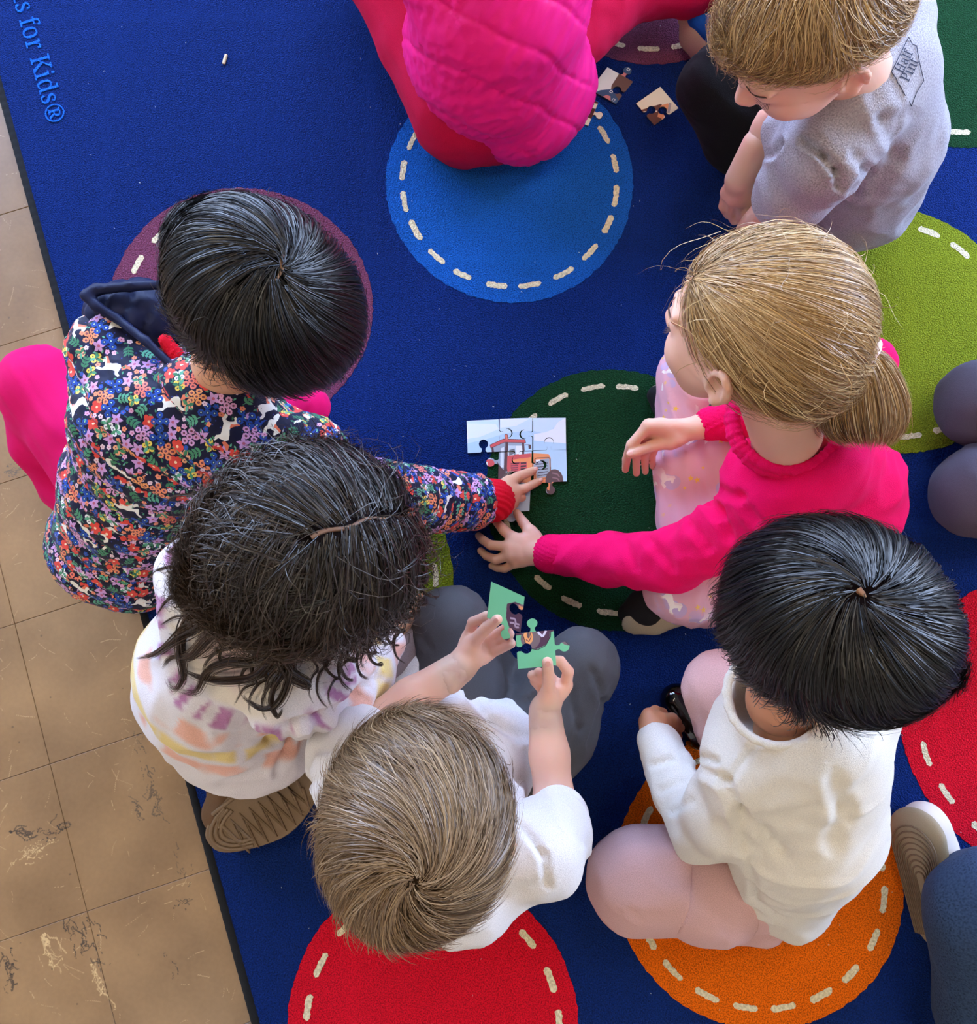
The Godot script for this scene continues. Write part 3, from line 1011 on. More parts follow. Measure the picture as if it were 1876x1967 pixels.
# folds of cloth: ridged noise stretched along dir
func folds(amp: float, dir: Vector3, across := 18.0, along := 5.0, fine := 0.0) -> Callable:
	var A := dir.normalized()
	var nz := wrinkle_noise
	return func(p: Vector3, n: Vector3) -> float:
		var a := A * p.dot(A)
		var w := (p - a) * across + a * along
		var v := nz.get_noise_3dv(w)
		var r := 1.0 - absf(nz.get_noise_3dv(w * 0.7 + Vector3(7, 3, 1))) * 2.6
		return amp * (v * 0.8 + maxf(r, 0.0) * 0.55 - 0.2) + (fine * nz.get_noise_3dv(p * 70.0) if fine > 0.0 else 0.0)

# worn creases: each line is [[x, y] ..., depth, half width]; a groove with a raised lip beside it
func creased(base: Callable, lines: Array) -> Callable:
	var L := []
	for e in lines:
		for i in (e[0] as Array).size() - 1:
			L.append([Vector2(e[0][i][0], e[0][i][1]), Vector2(e[0][i + 1][0], e[0][i + 1][1]), e[1], e[2]])
	var ct := cos(deg_to_rad(CAM_TILT))
	var st := sin(deg_to_rad(CAM_TILT))
	return func(p: Vector3, n: Vector3) -> float:
		var o: float = base.call(p, n)
		if n.y < -0.1: return o
		var x := p.x / (CAM_H - p.y)
		var z := p.z / (CAM_H - p.y)
		var v := (st + z * ct) / (ct - z * st)
		var w := Vector2(938.0 + FOCAL * x * (ct + v * st), 983.5 + FOCAL * v)
		for e in L:
			var a: Vector2 = e[0]
			var ab: Vector2 = (e[1] as Vector2) - a
			var t := clampf((w - a).dot(ab) / ab.length_squared(), 0.0, 1.0)
			var d := (w - a - ab * t)
			var q := d.length() / (e[3] as float)
			if q < 3.0:
				var side := 0.45 * exp(-(q - 1.3) * (q - 1.3) * 2.0) * (1.0 if ab.cross(d) > 0.0 else 0.35)
				o += (e[2] as float) * (side - exp(-q * q))
		return o

func ribs(amp: float, dir: Vector3, period: float) -> Callable:     # knitted ribs running across dir
	var A := dir.normalized()
	return func(p: Vector3, n: Vector3) -> float:
		return amp * sin(p.dot(A) / period * TAU)

# a closed ring of cloth: neckbands, hems, cuffs
func ring(s: Sdf, centre: Vector3, axis: Vector3, R: float, r: float, squash := 1.0, n := 22) -> void:
	var a := axis.normalized()
	var u := a.cross(Vector3(0.2, 0.1, 1)).normalized()
	var w := a.cross(u)
	for i in n:
		var t0 := TAU * i / n
		var t1 := TAU * (i + 1) / n
		s.cap(centre + (u * cos(t0) + w * sin(t0) * squash) * R, centre + (u * cos(t1) + w * sin(t1) * squash) * R, r, r, .003)

func band(who: Node3D, called: String, centre: Vector3, axis: Vector3, R: float, r: float, m: Material, rib := 0.0, count := 60.0) -> void:
	var s := Sdf.new(.0024 if rib > 0.0 else .0032)
	ring(s, centre, axis, R, r)
	var a := axis.normalized()
	var u := a.cross(Vector3(0.2, 0.1, 1)).normalized()
	var w := a.cross(u)
	part(who, called, s, m, null, func(p: Vector3, n: Vector3) -> float:
		var d := p - centre
		return rib * sin(atan2(d.dot(w), d.dot(u)) * count))

func flat_col(c: Color) -> Callable:
	var l := lin(c)
	return func(p: Vector3, n: Vector3) -> Color: return l

func part(who: Node3D, called: String, s: Sdf, m: Material, col = null, disp = null) -> MeshInstance3D:
	var b := Buf.new()
	s.mesh_into(b, col if col != null else flat_col(Color.WHITE), disp)
	return mi(called, b.mesh(who.position), m, who)

func solid(who: Node3D, called: String, cell: float, chains: Array, k: float, m: Material, disp = null) -> MeshInstance3D:
	var s := Sdf.new(cell)
	for c in chains: s.chain(qs(c), k)
	return part(who, called, s, m, null, disp)

func fabric(col: Color, weave := 3.6, depth := 0.06, rough := 0.92, sheen := 0.3) -> StandardMaterial3D:
	var m := tri(mat(col, rough, 0.3), weave, MAT.weave_c, MAT.weave_h, depth)
	m.rim_enabled = sheen > 0.0
	m.rim = sheen
	m.rim_tint = 0.7
	return m

func head_basis(fwd: Vector3, up: Vector3) -> Basis:       # x their left, y crown, z face
	var z := fwd.normalized()
	var x := up.cross(z).normalized()
	return Basis(x, z.cross(x), z)

# a child's head: skull, cheeks, nose, lips, lids and ears, added to the body's buffer
func head_into(b: Buf, c: Vector3, B: Basis, neck_to: Vector3, skin: Color, sc := 1.0, cell := 0.0038) -> void:
	var s := Sdf.new(cell)
	var L := func(x: float, y: float, z: float) -> Vector3: return c + B * (Vector3(x, y, z) * sc)
	s.ball(L.call(0, .020, -.012), Vector3(.071, .077, .087) * sc, B, .01)
	s.ball(L.call(0, -.030, .026), Vector3(.056, .066, .056) * sc, B, .03)
	s.ball(L.call(0, -.078, .046), Vector3(.030, .022, .030) * sc, B, .03)
	for e in [-1, 1]:
		s.ball(L.call(e * .032, -.042, .050), Vector3(.028, .027, .028) * sc, B, .022)
		s.cap(L.call(e * .052, -.030, .0), L.call(e * .030, -.078, .035), .020 * sc, .018 * sc, .025)
	s.cap(L.call(0, -.008, .080), L.call(0, -.036, .093), .0065 * sc, .0095 * sc, .012)
	for e in [-1, 1]:
		s.ball(L.call(e * .009, -.039, .088), Vector3(.0065, .006, .007) * sc, B, .006)
		s.ball(L.call(e * .029, -.006, .088), Vector3(.018, .012, .014) * sc, B, .016, true)
		s.ball(L.call(e * .029, -.010, .069), Vector3(.0155, .0105, .0115) * sc, B, .006)
		s.cap(L.call(e * .012, .008, .083), L.call(e * .045, .008, .070), .006 * sc, .005 * sc, .012)
		# ear: a bowl with a rolled rim
		var E: Vector3 = L.call(e * .076, -.018, -.010)
		var eb := B * Basis(Vector3.UP, e * -0.45)
		s.ball(E, Vector3(.006, .028, .017) * sc, eb, .008)
		s.ball(E + eb * (Vector3(e * .008, .002, .003) * sc), Vector3(.0065, .017, .009) * sc, eb, .004, true)
		var rim := []
		for i in 9:
			var a := lerpf(-2.6, 1.5, i / 8.0)
			rim.append([E + eb * (Vector3(e * (.006 + .002 * cos(a)), -.002 + .027 * cos(a + 0.35), -.016 * sin(a + 0.75)) * sc), .0042 * sc])
		s.chain(rim, .003)
		s.ball(E + eb * (Vector3(e * .004, -.026, .004) * sc), Vector3(.005, .008, .007) * sc, eb, .005)
	for e in [-1, 1]:
		s.cap(L.call(0, -.0575, .0815), L.call(e * .014, -.060, .074), .0050 * sc, .0032 * sc, .003)
		s.cap(L.call(0, -.0655, .0790), L.call(e * .012, -.0645, .073), .0052 * sc, .0032 * sc, .003)
	s.cap(L.call(-.018, -.0615, .079), L.call(.018, -.0615, .079), .0015 * sc, .0015 * sc, .002, true)
	s.cap(L.call(0, -.035, -.020), neck_to, .041 * sc, .043 * sc, .03)
	var base := lin(skin)
	var lip := lin(Color(0.78, 0.42, 0.40))
	var Bi := B.transposed()
	s.mesh_into(b, func(p: Vector3, n: Vector3) -> Color:
		var l := (Bi * (p - c)) / sc
		if absf(l.x) < .016 and l.z > .070 and l.y < -.0535 and l.y > -.070: return base.lerp(lip, 0.65)
		return base)

func lashes(who: Node3D, c: Vector3, B: Basis, col: Color, sc := 1.0) -> void:
	for e in [-1, 1]:
		var b := Buf.new()
		for i in 16:
			var t := -1.0 + i / 7.5
			var p := Vector3(e * (.029 + t * .0125), -.0155 - .0025 * (1.0 - t * t), .0775 - .004 * t * t)
			var d := Vector3(e * t * .004, -.0045, .0075)
			b.tube(PackedVector3Array([c + B * (p * sc), c + B * ((p + d * .55 + Vector3(0, -.001, 0)) * sc), c + B * ((p + d + Vector3(0, .0012, 0)) * sc)]), .0005, .0002, lin(col), 3)
		mi("eyelashes", b.mesh(who.position), MAT.hair_v, who)
		var w := Buf.new()
		for i in 40:
			var t := -1.0 + i / 19.5
			var p := Vector3(e * (.029 + t * .017), .0105 + .003 * (1.0 - t * t), .0845 - .010 * absf(t) * t * float(t > 0) - .001)
			w.tube(PackedVector3Array([c + B * (p * sc), c + B * ((p + Vector3(e * .005, .001, -.0008)) * sc)]), .0006, .0003, lin(col), 3)
		mi("eyebrow", w.mesh(who.position), MAT.hair_v, who)

# a hand: palm built from the wrist to each knuckle, then separate fingers; every point is [x, y, height, radius]
func hand_into(b: Buf, skin: Color, arm: Array, fingers: Array, palm_k := .009, cell := 0.0022) -> void:
	var s := Sdf.new(cell)
	var W := qs(arm)
	s.chain(W, .012)
	var wr: Array = W[W.size() - 1]
	for f in fingers:
		var F := qs(f)
		s.cap(wr[0], F[0][0], wr[1] * 0.60, F[0][1] * 1.12, palm_k)
	for i in fingers.size() - 1:
		var a: Array = qs(fingers[i])[0]
		var d: Array = qs(fingers[i + 1])[0]
		s.cap(a[0].lerp(wr[0], .22), d[0].lerp(wr[0], .22), a[1] * 1.0, d[1] * 1.0, .006)
	for f in fingers:
		var F := qs(f)
		for i in F.size() - 1:
			s.cap(F[i][0], F[i + 1][0], F[i][1] * .93, F[i + 1][1] * .93, .003 if i == 0 else .0014)
	var base := lin(skin)
	s.mesh_into(b, func(p: Vector3, n: Vector3) -> Color: return base)

func nail(who: Node3D, tip: Array, prev: Array, up := Vector3.UP) -> void:
	var T := q(tip[0], tip[1], tip[2], tip[3])
	var P := q(prev[0], prev[1], prev[2], prev[3])
	var d: Vector3 = (T[0] - P[0]).normalized()
	var u := (up - d * up.dot(d)).normalized()
	var b := Buf.new()
	var s := Sdf.new(0.0009)
	s.ball(T[0] + u * (T[1] * 0.80) + d * (T[1] * 0.25), Vector3(T[1] * 0.52, T[1] * 0.22, T[1] * 0.72), Basis(u.cross(d), u, d), .001)
	s.mesh_into(b, flat_col(Color(0.90, 0.66, 0.60)))
	mi("fingernail", b.mesh(who.position), MAT.nail, who)

# strands of hair over a skull-shaped ellipsoid, in the head's own axes
func strands(b: Buf, c: Vector3, B: Basis, o: Dictionary) -> void:
	var rng := RandomNumberGenerator.new()
	rng.seed = o.get("seed", 1)
	var R: Vector3 = o.R
	var ctr: Vector3 = o.get("ctr", Vector3(0, .018, -.012))
	var W: Vector3 = (o.whorl as Vector3).normalized()
	var down := B.transposed() * Vector3.DOWN
	var seg: int = o.get("seg", 9)
	var cols: Array = o.cols
	var comb: Vector3 = o.get("comb", Vector3.ZERO)
	var front: float = o.get("front", 0.25)
	var back: float = o.get("back", -0.45)
	var swirl: float = o.get("swirl", 0.3)
	var gw: float = o.get("grav", 0.3)
	var hang: float = o.get("hang", 1.0)
	var curl: float = o.get("curl", 0.0)
	var curl_n: float = o.get("curl_n", 2.0)
	var thick: float = o.get("thick", .008)
	var jitter: float = o.get("jit", 0.08)
	var rad: float = o.get("r", .0005)
	var stick: float = o.get("stick", 0.5)
	var low_stick: float = o.get("low_stick", 0.25)
	var side_len: float = o.get("side_len", 1.0)
	var tipc: Color = lin(o.tip) if o.has("tip") else Color(-1, 0, 0)
	var clump: float = o.get("clump", 0.0)
	var tie = o.get("tie")
	var mask = o.get("mask")
	var world_c := c + B * ctr
	var made := 0
	var tries := 0
	var d := Vector3.UP
	var dc := Vector3.UP
	var cl_jit := Vector3.ZERO
	var cl_ph := 0.0
	var cl_col := lin(cols[0])
	var cl_len := 0.5
	var run := 0
	while made < o.n and tries < o.n * 14:
		tries += 1
		run += 1
		if clump > 0.0 and run % 12 != 0:
			d = (dc + Vector3(rng.randfn(), rng.randfn(), rng.randfn()) * clump).normalized()
		else:
			dc = Vector3(rng.randfn(), rng.randfn(), rng.randfn()).normalized()
			d = dc
			cl_jit = Vector3(rng.randfn(), rng.randfn(), rng.randfn()) * jitter
			cl_ph = rng.randf() * TAU
			cl_len = rng.randf()
			cl_col = lin(cols[rng.randi() % cols.size()])
		var line := lerpf(back, front, smoothstep(-0.25, 0.75, d.z))
		if d.y < line: continue
		if mask != null and not mask.call(d, rng): continue
		made += 1
		var off := rng.randf() * thick
		var RR := R + Vector3(off, off, off)
		var p := d * R
		p /= (p / RR).length()
		var lf := rng.randf() if clump <= 0.0 else clampf(cl_len + rng.randf_range(-.2, .2), 0, 1)
		var ln := lerpf(o.len[0], o.len[1], lf)
		var cap: float = o.get("len_at", 0.0)
		if cap > 0.0: ln *= lerpf(1.0, cap, smoothstep(0.35, -0.35, d.y))
		if side_len < 1.0: ln *= lerpf(1.0, side_len, smoothstep(.45, .8, absf(d.x)))
		var ds := ln / seg
		var pts := PackedVector3Array()
		var dir := Vector3.ZERO
		var ph := cl_ph if clump > 0.0 else rng.randf() * TAU
		ph += rng.randf_range(-.4, .4)
		var cam := curl * rng.randf_range(0.7, 1.2)
		var cn := curl_n * (rng.randf_range(0.85, 1.15) if clump <= 0.0 else 0.85 + cl_len * .3)
		var jit := Vector3(rng.randfn(), rng.randfn(), rng.randfn()) * jitter
		if clump > 0.0: jit = jit * 0.35 + cl_jit
		for i in seg + 1:
			var t := float(i) / seg
			var g := (p / (RR * RR)).normalized()
			var h := p.normalized()
			var want := Vector3.ZERO
			if tie != null:
				want = ((tie as Vector3) - p)
				want -= g * want.dot(g) * 0.9
				want = want.normalized()
				if p.distance_to(tie) < .045:
					want = ((tie as Vector3) - p).normalized()
					dir = want
			else:
				var a := h - W * h.dot(W)
				a -= g * a.dot(g)
				var al := a.length()
				if al > 1e-4: a /= al
				want = a + g.cross(a) * swirl * clampf(1.2 - al, 0.0, 1.0) + comb
				want -= g * want.dot(g)
				var hg := smoothstep(0.30, -0.30, -h.dot(down)) * hang
				want = want.normalized() * (1.0 - hg) + down * (hg + gw * t)
			want += jit
			dir = (dir * (1.4 if i > 0 else 0.0) + want).normalized()
			var w := p
			if curl > 0.0:
				var s1 := dir.cross(g).normalized()
				w += (s1 * cos(ph + t * TAU * cn) + g * (0.7 + 0.7 * sin(ph + t * TAU * cn))) * cam * smoothstep(0.12, 0.7, t)
			pts.push_back(c + B * (ctr + w))
			if tie != null and p.distance_to(tie) < ds * 1.2:
				pts.push_back(c + B * (ctr + (tie as Vector3)))
				break
			p += dir * ds
			var e := (p / RR).length()
			if e < 1.0: p /= e
			else: p = p.lerp(p / e, stick if p.dot(down) < 0.0 else low_stick)
		var cc := lin(cols[rng.randi() % cols.size()])
		if clump > 0.0: cc = cl_col.lerp(cc, 0.35)
		cc *= rng.randf_range(0.88, 1.12)
		cc.a = 1.0
		b.ribbon(pts, rad * rng.randf_range(0.6, 1.35), cc, world_c, rng.randf_range(-0.7, 0.7), tipc)

# where the line of sight at a measured place meets the hair's ellipsoid
func scalp_point(c: Vector3, B: Basis, ctr: Vector3, R: Vector3, x: float, y: float) -> Vector3:
	var cam := Vector3(0, CAM_H, 0)
	var d := (at(x, y, .3) - cam).normalized()
	var o := (B.transposed() * (cam - (c + B * ctr))) / R
	var dd := (B.transposed() * d) / R
	var bb := o.dot(dd)
	var disc := maxf(bb * bb - dd.length_squared() * (o.length_squared() - 1.0), 0.0)
	return cam + d * ((-bb - sqrt(disc)) / dd.length_squared())

func whorl_at(c: Vector3, B: Basis, ctr: Vector3, R: Vector3, x: float, y: float) -> Vector3:
	return B.transposed() * (scalp_point(c, B, ctr, R, x, y) - (c + B * ctr))

# a thin line of bare scalp where the hair parts
func parting(who: Node3D, c: Vector3, B: Basis, ctr: Vector3, R: Vector3, path: Array, r: float, skin: Color) -> void:
	var pts := PackedVector3Array()
	for e in path: pts.push_back(scalp_point(c, B, ctr, R, e[0], e[1]))
	if pts.size() < 2: return
	var b := Buf.new()
	b.tube(pts, r, r * .8, lin(skin), 6, Vector3.UP, 0.4)
	mi("parting", b.mesh(who.position), MAT.skin, who)

# a lock of n strands that share a path through [x, y, height, spread]
func lock(b: Buf, path: Array, n: int, r: float, cols: Array, sd: int, taper := 0.3, seg := 26, on = null) -> void:
	var rng := RandomNumberGenerator.new()
	rng.seed = sd
	var cv := Curve3D.new()
	cv.bake_interval = .003
	var P := qs(path)
	if on != null:
		var cam := Vector3(0, CAM_H, 0)
		for i in range(1, P.size()):
			var d: Vector3 = (P[i][0] - cam).normalized()
			var far: Vector3 = on.drop(cam + d * (CAM_H - .62) / -d.y, d)
			if far.y > .05: P[i][0] = far - d * (.012 + P[i][1] * .6)
	for i in P.size():
		var tn: Vector3 = (P[min(i + 1, P.size() - 1)][0] - P[max(i - 1, 0)][0]) / 6.0
		cv.add_point(P[i][0], -tn, tn)
	var total := cv.get_baked_length()
	for k in n:
		var o := Vector3(rng.randfn(), rng.randfn(), rng.randfn()) * 0.45
		var e0 := rng.randf_range(0.0, 0.06)
		var e1_ := rng.randf_range(0.86, 1.0)
		var wob := rng.randf() * TAU
		var sp0 := 0.0
		var pts := PackedVector3Array()
		for i in seg + 1:
			var t := float(i) / seg
			var tt := lerpf(e0, e1_, t)
			var fi := tt * (P.size() - 1)
			var ia := mini(int(fi), P.size() - 2)
			var sp: float = lerpf(P[ia][1], P[ia + 1][1], fi - ia)
			pts.push_back(cv.sample_baked(total * tt) + o * sp + Vector3(sin(wob + t * 5.0), cos(wob * 1.3 + t * 4.0), sin(wob * 0.7 + t * 6.0)) * sp * 0.15)
		var cc: Color = lin(cols[rng.randi() % cols.size()]) * rng.randf_range(0.75, 1.25)
		cc.a = 1.0
		b.ribbon(pts, r * rng.randf_range(0.7, 1.3), cc, pts[seg / 2] - Vector3(0, .3, 0) + o * sp0, rng.randf_range(-1.2, 1.2))

# the layer of hair close to the scalp, so that no skin shows between the strands
func hair_cap(who: Node3D, c: Vector3, B: Basis, ctr: Vector3, R: Vector3, col: Color, face_cut := Vector3(0, -.055, .075), cut_r := Vector3(.075, .075, .07), extra := [], part_line := []) -> void:
	var s := Sdf.new(0.0045)
	s.ball(c + B * ctr, R, B, .01)
	for e in extra: s.ball(c + B * (e[0] as Vector3), e[1], B, .02)
	s.ball(c + B * face_cut, cut_r, B, .008, true)
	s.ball(c + B * Vector3(0, -.115, .02), Vector3(.075, .06, .085), B, .008, true)
	for e in part_line: s.cap(c + B * (e[0] as Vector3), c + B * (e[1] as Vector3), e[2], e[2], .004, true)
	var b := Buf.new()
	s.mesh_into(b, flat_col(col))
	mi("hair_base", b.mesh(who.position), MAT.hair_under, who)

const SKIN_A := Color(0.89, 0.69, 0.59)
const SKIN_B := Color(0.84, 0.63, 0.50)
const SKIN_C := Color(0.77, 0.54, 0.40)
const BLACK := [Color(0.075, 0.07, 0.07), Color(0.10, 0.085, 0.08), Color(0.055, 0.055, 0.06)]
const DARK := [Color(0.13, 0.10, 0.085), Color(0.17, 0.13, 0.10), Color(0.10, 0.085, 0.075)]
const FAIR := [Color(0.68, 0.54, 0.36), Color(0.77, 0.63, 0.43), Color(0.58, 0.44, 0.29), Color(0.86, 0.74, 0.54), Color(0.49, 0.37, 0.24), Color(0.74, 0.57, 0.34)]
const LOCKS := [Color(0.22, 0.165, 0.13), Color(0.27, 0.20, 0.15), Color(0.17, 0.13, 0.105)]
const ASH := [Color(0.44, 0.345, 0.25), Color(0.54, 0.435, 0.315), Color(0.35, 0.27, 0.195), Color(0.62, 0.515, 0.385)]
const WAVY := [Color(0.62, 0.47, 0.29), Color(0.50, 0.37, 0.24), Color(0.72, 0.57, 0.36), Color(0.42, 0.30, 0.20), Color(0.80, 0.66, 0.44)]

func people_materials() -> void:
	wrinkle_noise.seed = 3
	wrinkle_noise.frequency = 1.0
	wrinkle_noise.noise_type = FastNoiseLite.TYPE_SIMPLEX_SMOOTH
	wrinkle_noise.fractal_octaves = 2
	MAT.weave_c = speckle(512, 0.35, Color(0.86, 0.86, 0.86), Color(1.06, 1.06, 1.06), 31, 2)
	MAT.weave_h = speckle(512, 0.4, Color(0, 0, 0), Color(1, 1, 1), 32, 2)
	MAT.skin = vmat(0.52, 0.45)
	MAT.skin.subsurf_scatter_enabled = true
	MAT.skin.subsurf_scatter_strength = 0.25
	MAT.hair_v = vmat(0.38, 0.5)
	MAT.hair_under = vmat(0.85, 0.25)
	MAT.nail = mat(Color(0.90, 0.66, 0.585), 0.4, 0.4)
	MAT.white_tee = fabric(Color(0.91, 0.895, 0.885))
	MAT.cream_tee = fabric(Color(0.91, 0.885, 0.83))
	MAT.grey_tee = fabric(Color(0.70, 0.68, 0.695), 2.6, 0.10)
	MAT.grey_tee.albedo_texture = speckle(512, 0.3, Color(0.66, 0.655, 0.68), Color(1.18, 1.17, 1.15), 33, 2)
	MAT.grey_pants = fabric(Color(0.31, 0.305, 0.31), 5.0, 0.03, 0.7, 0.2)
	MAT.taupe = fabric(Color(0.58, 0.52, 0.53))
	MAT.rose = fabric(Color(0.85, 0.68, 0.66))
	MAT.hot_pink = fabric(Color(0.96, 0.015, 0.37), 5.0, 0.08, 0.95, 0.4)
	MAT.magenta = fabric(Color(0.86, 0.03, 0.38), 8.0, 0.02, 0.9, 0.4)
	MAT.black_cloth = fabric(Color(0.07, 0.072, 0.085))
	MAT.fleece = fabric(Color(0.34, 0.32, 0.37), 4.0, 0.08)
	MAT.crimson = fabric(Color(0.78, 0.04, 0.24))
	MAT.rubber_cream = tri(mat(Color(0.74, 0.68, 0.56), 0.7), 5.0, MAT.weave_c)
	MAT.rubber_tan = tri(mat(Color(0.47, 0.38, 0.28), 0.75), 5.0, MAT.weave_c)
	MAT.patent = mat(Color(0.015, 0.015, 0.017), 0.08, 0.7)
	MAT.red_knit = fabric(Color(0.86, 0.05, 0.16), 6.0, 0.05)

func person(px: float, py: float, label: String) -> Node3D:
	var g := at(px, py, RUG)
	g.y = 0.0
	return thing("person", g, label, "person", "children seated round the jigsaw")

func body_done(who: Node3D, b: Buf) -> void:
	var o := mi("body", b.mesh(who.position), MAT.skin, who)
	who.move_child(o, 0)

func core_into(b: Buf, chains: Array, skin: Color, cell := 0.014) -> void:
	var s := Sdf.new(cell)
	for c in chains: s.chain(qs(c), .03)
	s.mesh_into(b, flat_col(skin))

# ------------------------------------------------------------------ the boy in the white T-shirt
func build_boy() -> void:
	var who := person(855, 1540, "boy in a white T-shirt and grey trousers holding two green jigsaw pieces")
	var b := Buf.new()
	var c := at(806, 1572, .55)
	var B := head_basis(Vector3(.06, -.52, -.85), Vector3(0, .85, -.5))
	head_into(b, c, B, at(850, 1645, .41), SKIN_A, 1.0)
	core_into(b, [[[855, 1500, .12, 90], [850, 1590, .30, 85], [850, 1650, .40, 45]], [[690, 1500, .36, 45], [705, 1400, .255, 38], [790, 1340, .25, 37], [880, 1284, .25, 33]], [[1030, 1620, .36, 45], [1066, 1550, .255, 40], [1055, 1450, .25, 37], [1046, 1366, .25, 32]]], SKIN_A, 0.008)
	var lt := [[907, 1236, .26, 15], [932, 1209, .285, 13], [955, 1190, .302, 11]]
	hand_into(b, SKIN_A, [[860, 1300, .25, 34], [885, 1280, .25, 31]], [
		[[900, 1224, .245, 13], [908, 1196, .26, 12], [934, 1184, .285, 11], [950, 1180, .290, 10]],
		[[922, 1232, .235, 12], [948, 1222, .245, 11], [974, 1205, .268, 10.5]],
		[[930, 1242, .232, 12], [954, 1234, .245, 11], [978, 1218, .265, 11]],
		[[938, 1256, .232, 12], [960, 1246, .245, 11], [981, 1236, .262, 10.5]],
		lt])
	nail(who, lt[2], lt[1])
	var rt := [[1054, 1330, .265, 15], [1053, 1298, .29, 13], [1051, 1272, .302, 11.5]]
	hand_into(b, SKIN_A, [[1048, 1392, .25, 33], [1046, 1364, .25, 30]], [
		[[1086, 1316, .25, 13], [1091, 1290, .265, 12], [1076, 1270, .286, 11], [1062, 1268, .288, 10]],
		[[1072, 1318, .24, 12], [1058, 1302, .245, 11], [1034, 1291, .262, 10]],
		[[1060, 1326, .235, 12], [1044, 1308, .245, 11], [1022, 1297, .258, 10.5]],
		[[1050, 1336, .235, 12], [1036, 1318, .245, 10.5], [1026, 1308, .250, 10]],
		rt])
	nail(who, rt[2], rt[1])
	body_done(who, b)
	lashes(who, c, B, Color(.25, .18, .13))
	# T-shirt
	var s := Sdf.new(0.005)
	s.chain(qs([[860, 1480, .13, 130], [855, 1560, .25, 150], [870, 1650, .36, 120]]), .05)
	s.chain(qs([[690, 1495, .37, 82], [860, 1620, .38, 95], [1030, 1635, .37, 85]]), .05)
	s.chain(qs([[690, 1495, .37, 80], [668, 1450, .33, 78], [690, 1425, .29, 70]]), .03)
	s.chain(qs([[1030, 1635, .37, 84], [1062, 1600, .32, 68], [1070, 1575, .29, 62]]), .03)
	s.chain(qs([[830, 1400, .15, 105], [830, 1310, .12, 70]]), .04)
	s.chain(qs([[960, 1440, .14, 100], [1010, 1440, .11, 85]]), .04)
	s.chain(qs([[900, 1740, .36, 70]]), .05)
	part(who, "t_shirt", s, MAT.white_tee, null, creased(folds(.006, Vector3(.3, -.2, .9), 14, 6), [[[[780, 1300], [840, 1270], [905, 1275]], .005, 12], [[[900, 1335], [945, 1385], [995, 1420]], .007, 11], [[[870, 1375], [930, 1420], [1000, 1500]], .007, 13], [[[985, 1400], [1040, 1430], [1080, 1480]], .005, 11],
		[[[1000, 1585], [1040, 1640], [1052, 1700]], .005, 9], [[[1085, 1575], [1122, 1620]], .003, 9], [[[900, 1765], [960, 1725], [1040, 1700]], .004, 16], [[[620, 1440], [690, 1400]], .005, 11], [[[600, 1500], [640, 1520], [650, 1560]], .005, 12], [[[720, 1420], [780, 1390]], .006, 10]]))
	# trousers
	solid(who, "trousers", .007, [[[880, 1500, .10, 110], [880, 1330, .11, 95], [868, 1200, .135, 72]], [[940, 1500, .10, 110], [1050, 1400, .115, 95], [1115, 1275, .135, 68]],
		[[866, 1200, .13, 68], [925, 1270, .07, 50], [1000, 1330, .05, 42]], [[1115, 1280, .13, 68], [1020, 1340, .075, 55], [940, 1370, .05, 42]]], .02, MAT.grey_pants, creased(folds(.004, Vector3(.5, .2, -.8), 20, 5), [[[[1140, 1290], [1158, 1350], [1130, 1430]], .005, 8], [[[1090, 1320], [1112, 1400], [1090, 1470]], .004, 8], [[[1060, 1330], [1010, 1350]], .005, 9], [[[800, 1210], [820, 1240]], .004, 9]]))
	# hair
	hair_cap(who, c, B, Vector3(0, .021, -.014), Vector3(.077, .083, .093), Color(.27, .215, .165))
	var h := Buf.new()
	var wl := whorl_at(c, B, Vector3(0, .021, -.014), Vector3(.082, .088, .099), 800, 1690)
	strands(h, c, B, {"n": 22000, "seed": 11, "R": Vector3(.079, .085, .096), "ctr": Vector3(0, .021, -.014), "whorl": wl, "swirl": 1.1, "len": [.045, .075], "len_at": .35, "grav": .0, "hang": .3, "thick": .011, "cols": ASH, "r": .00032, "seg": 6, "jit": .16, "front": .30, "back": -.45, "stick": .25, "clump": .05})
	mi("hair", h.mesh(who.position), MAT.hair_v, who)

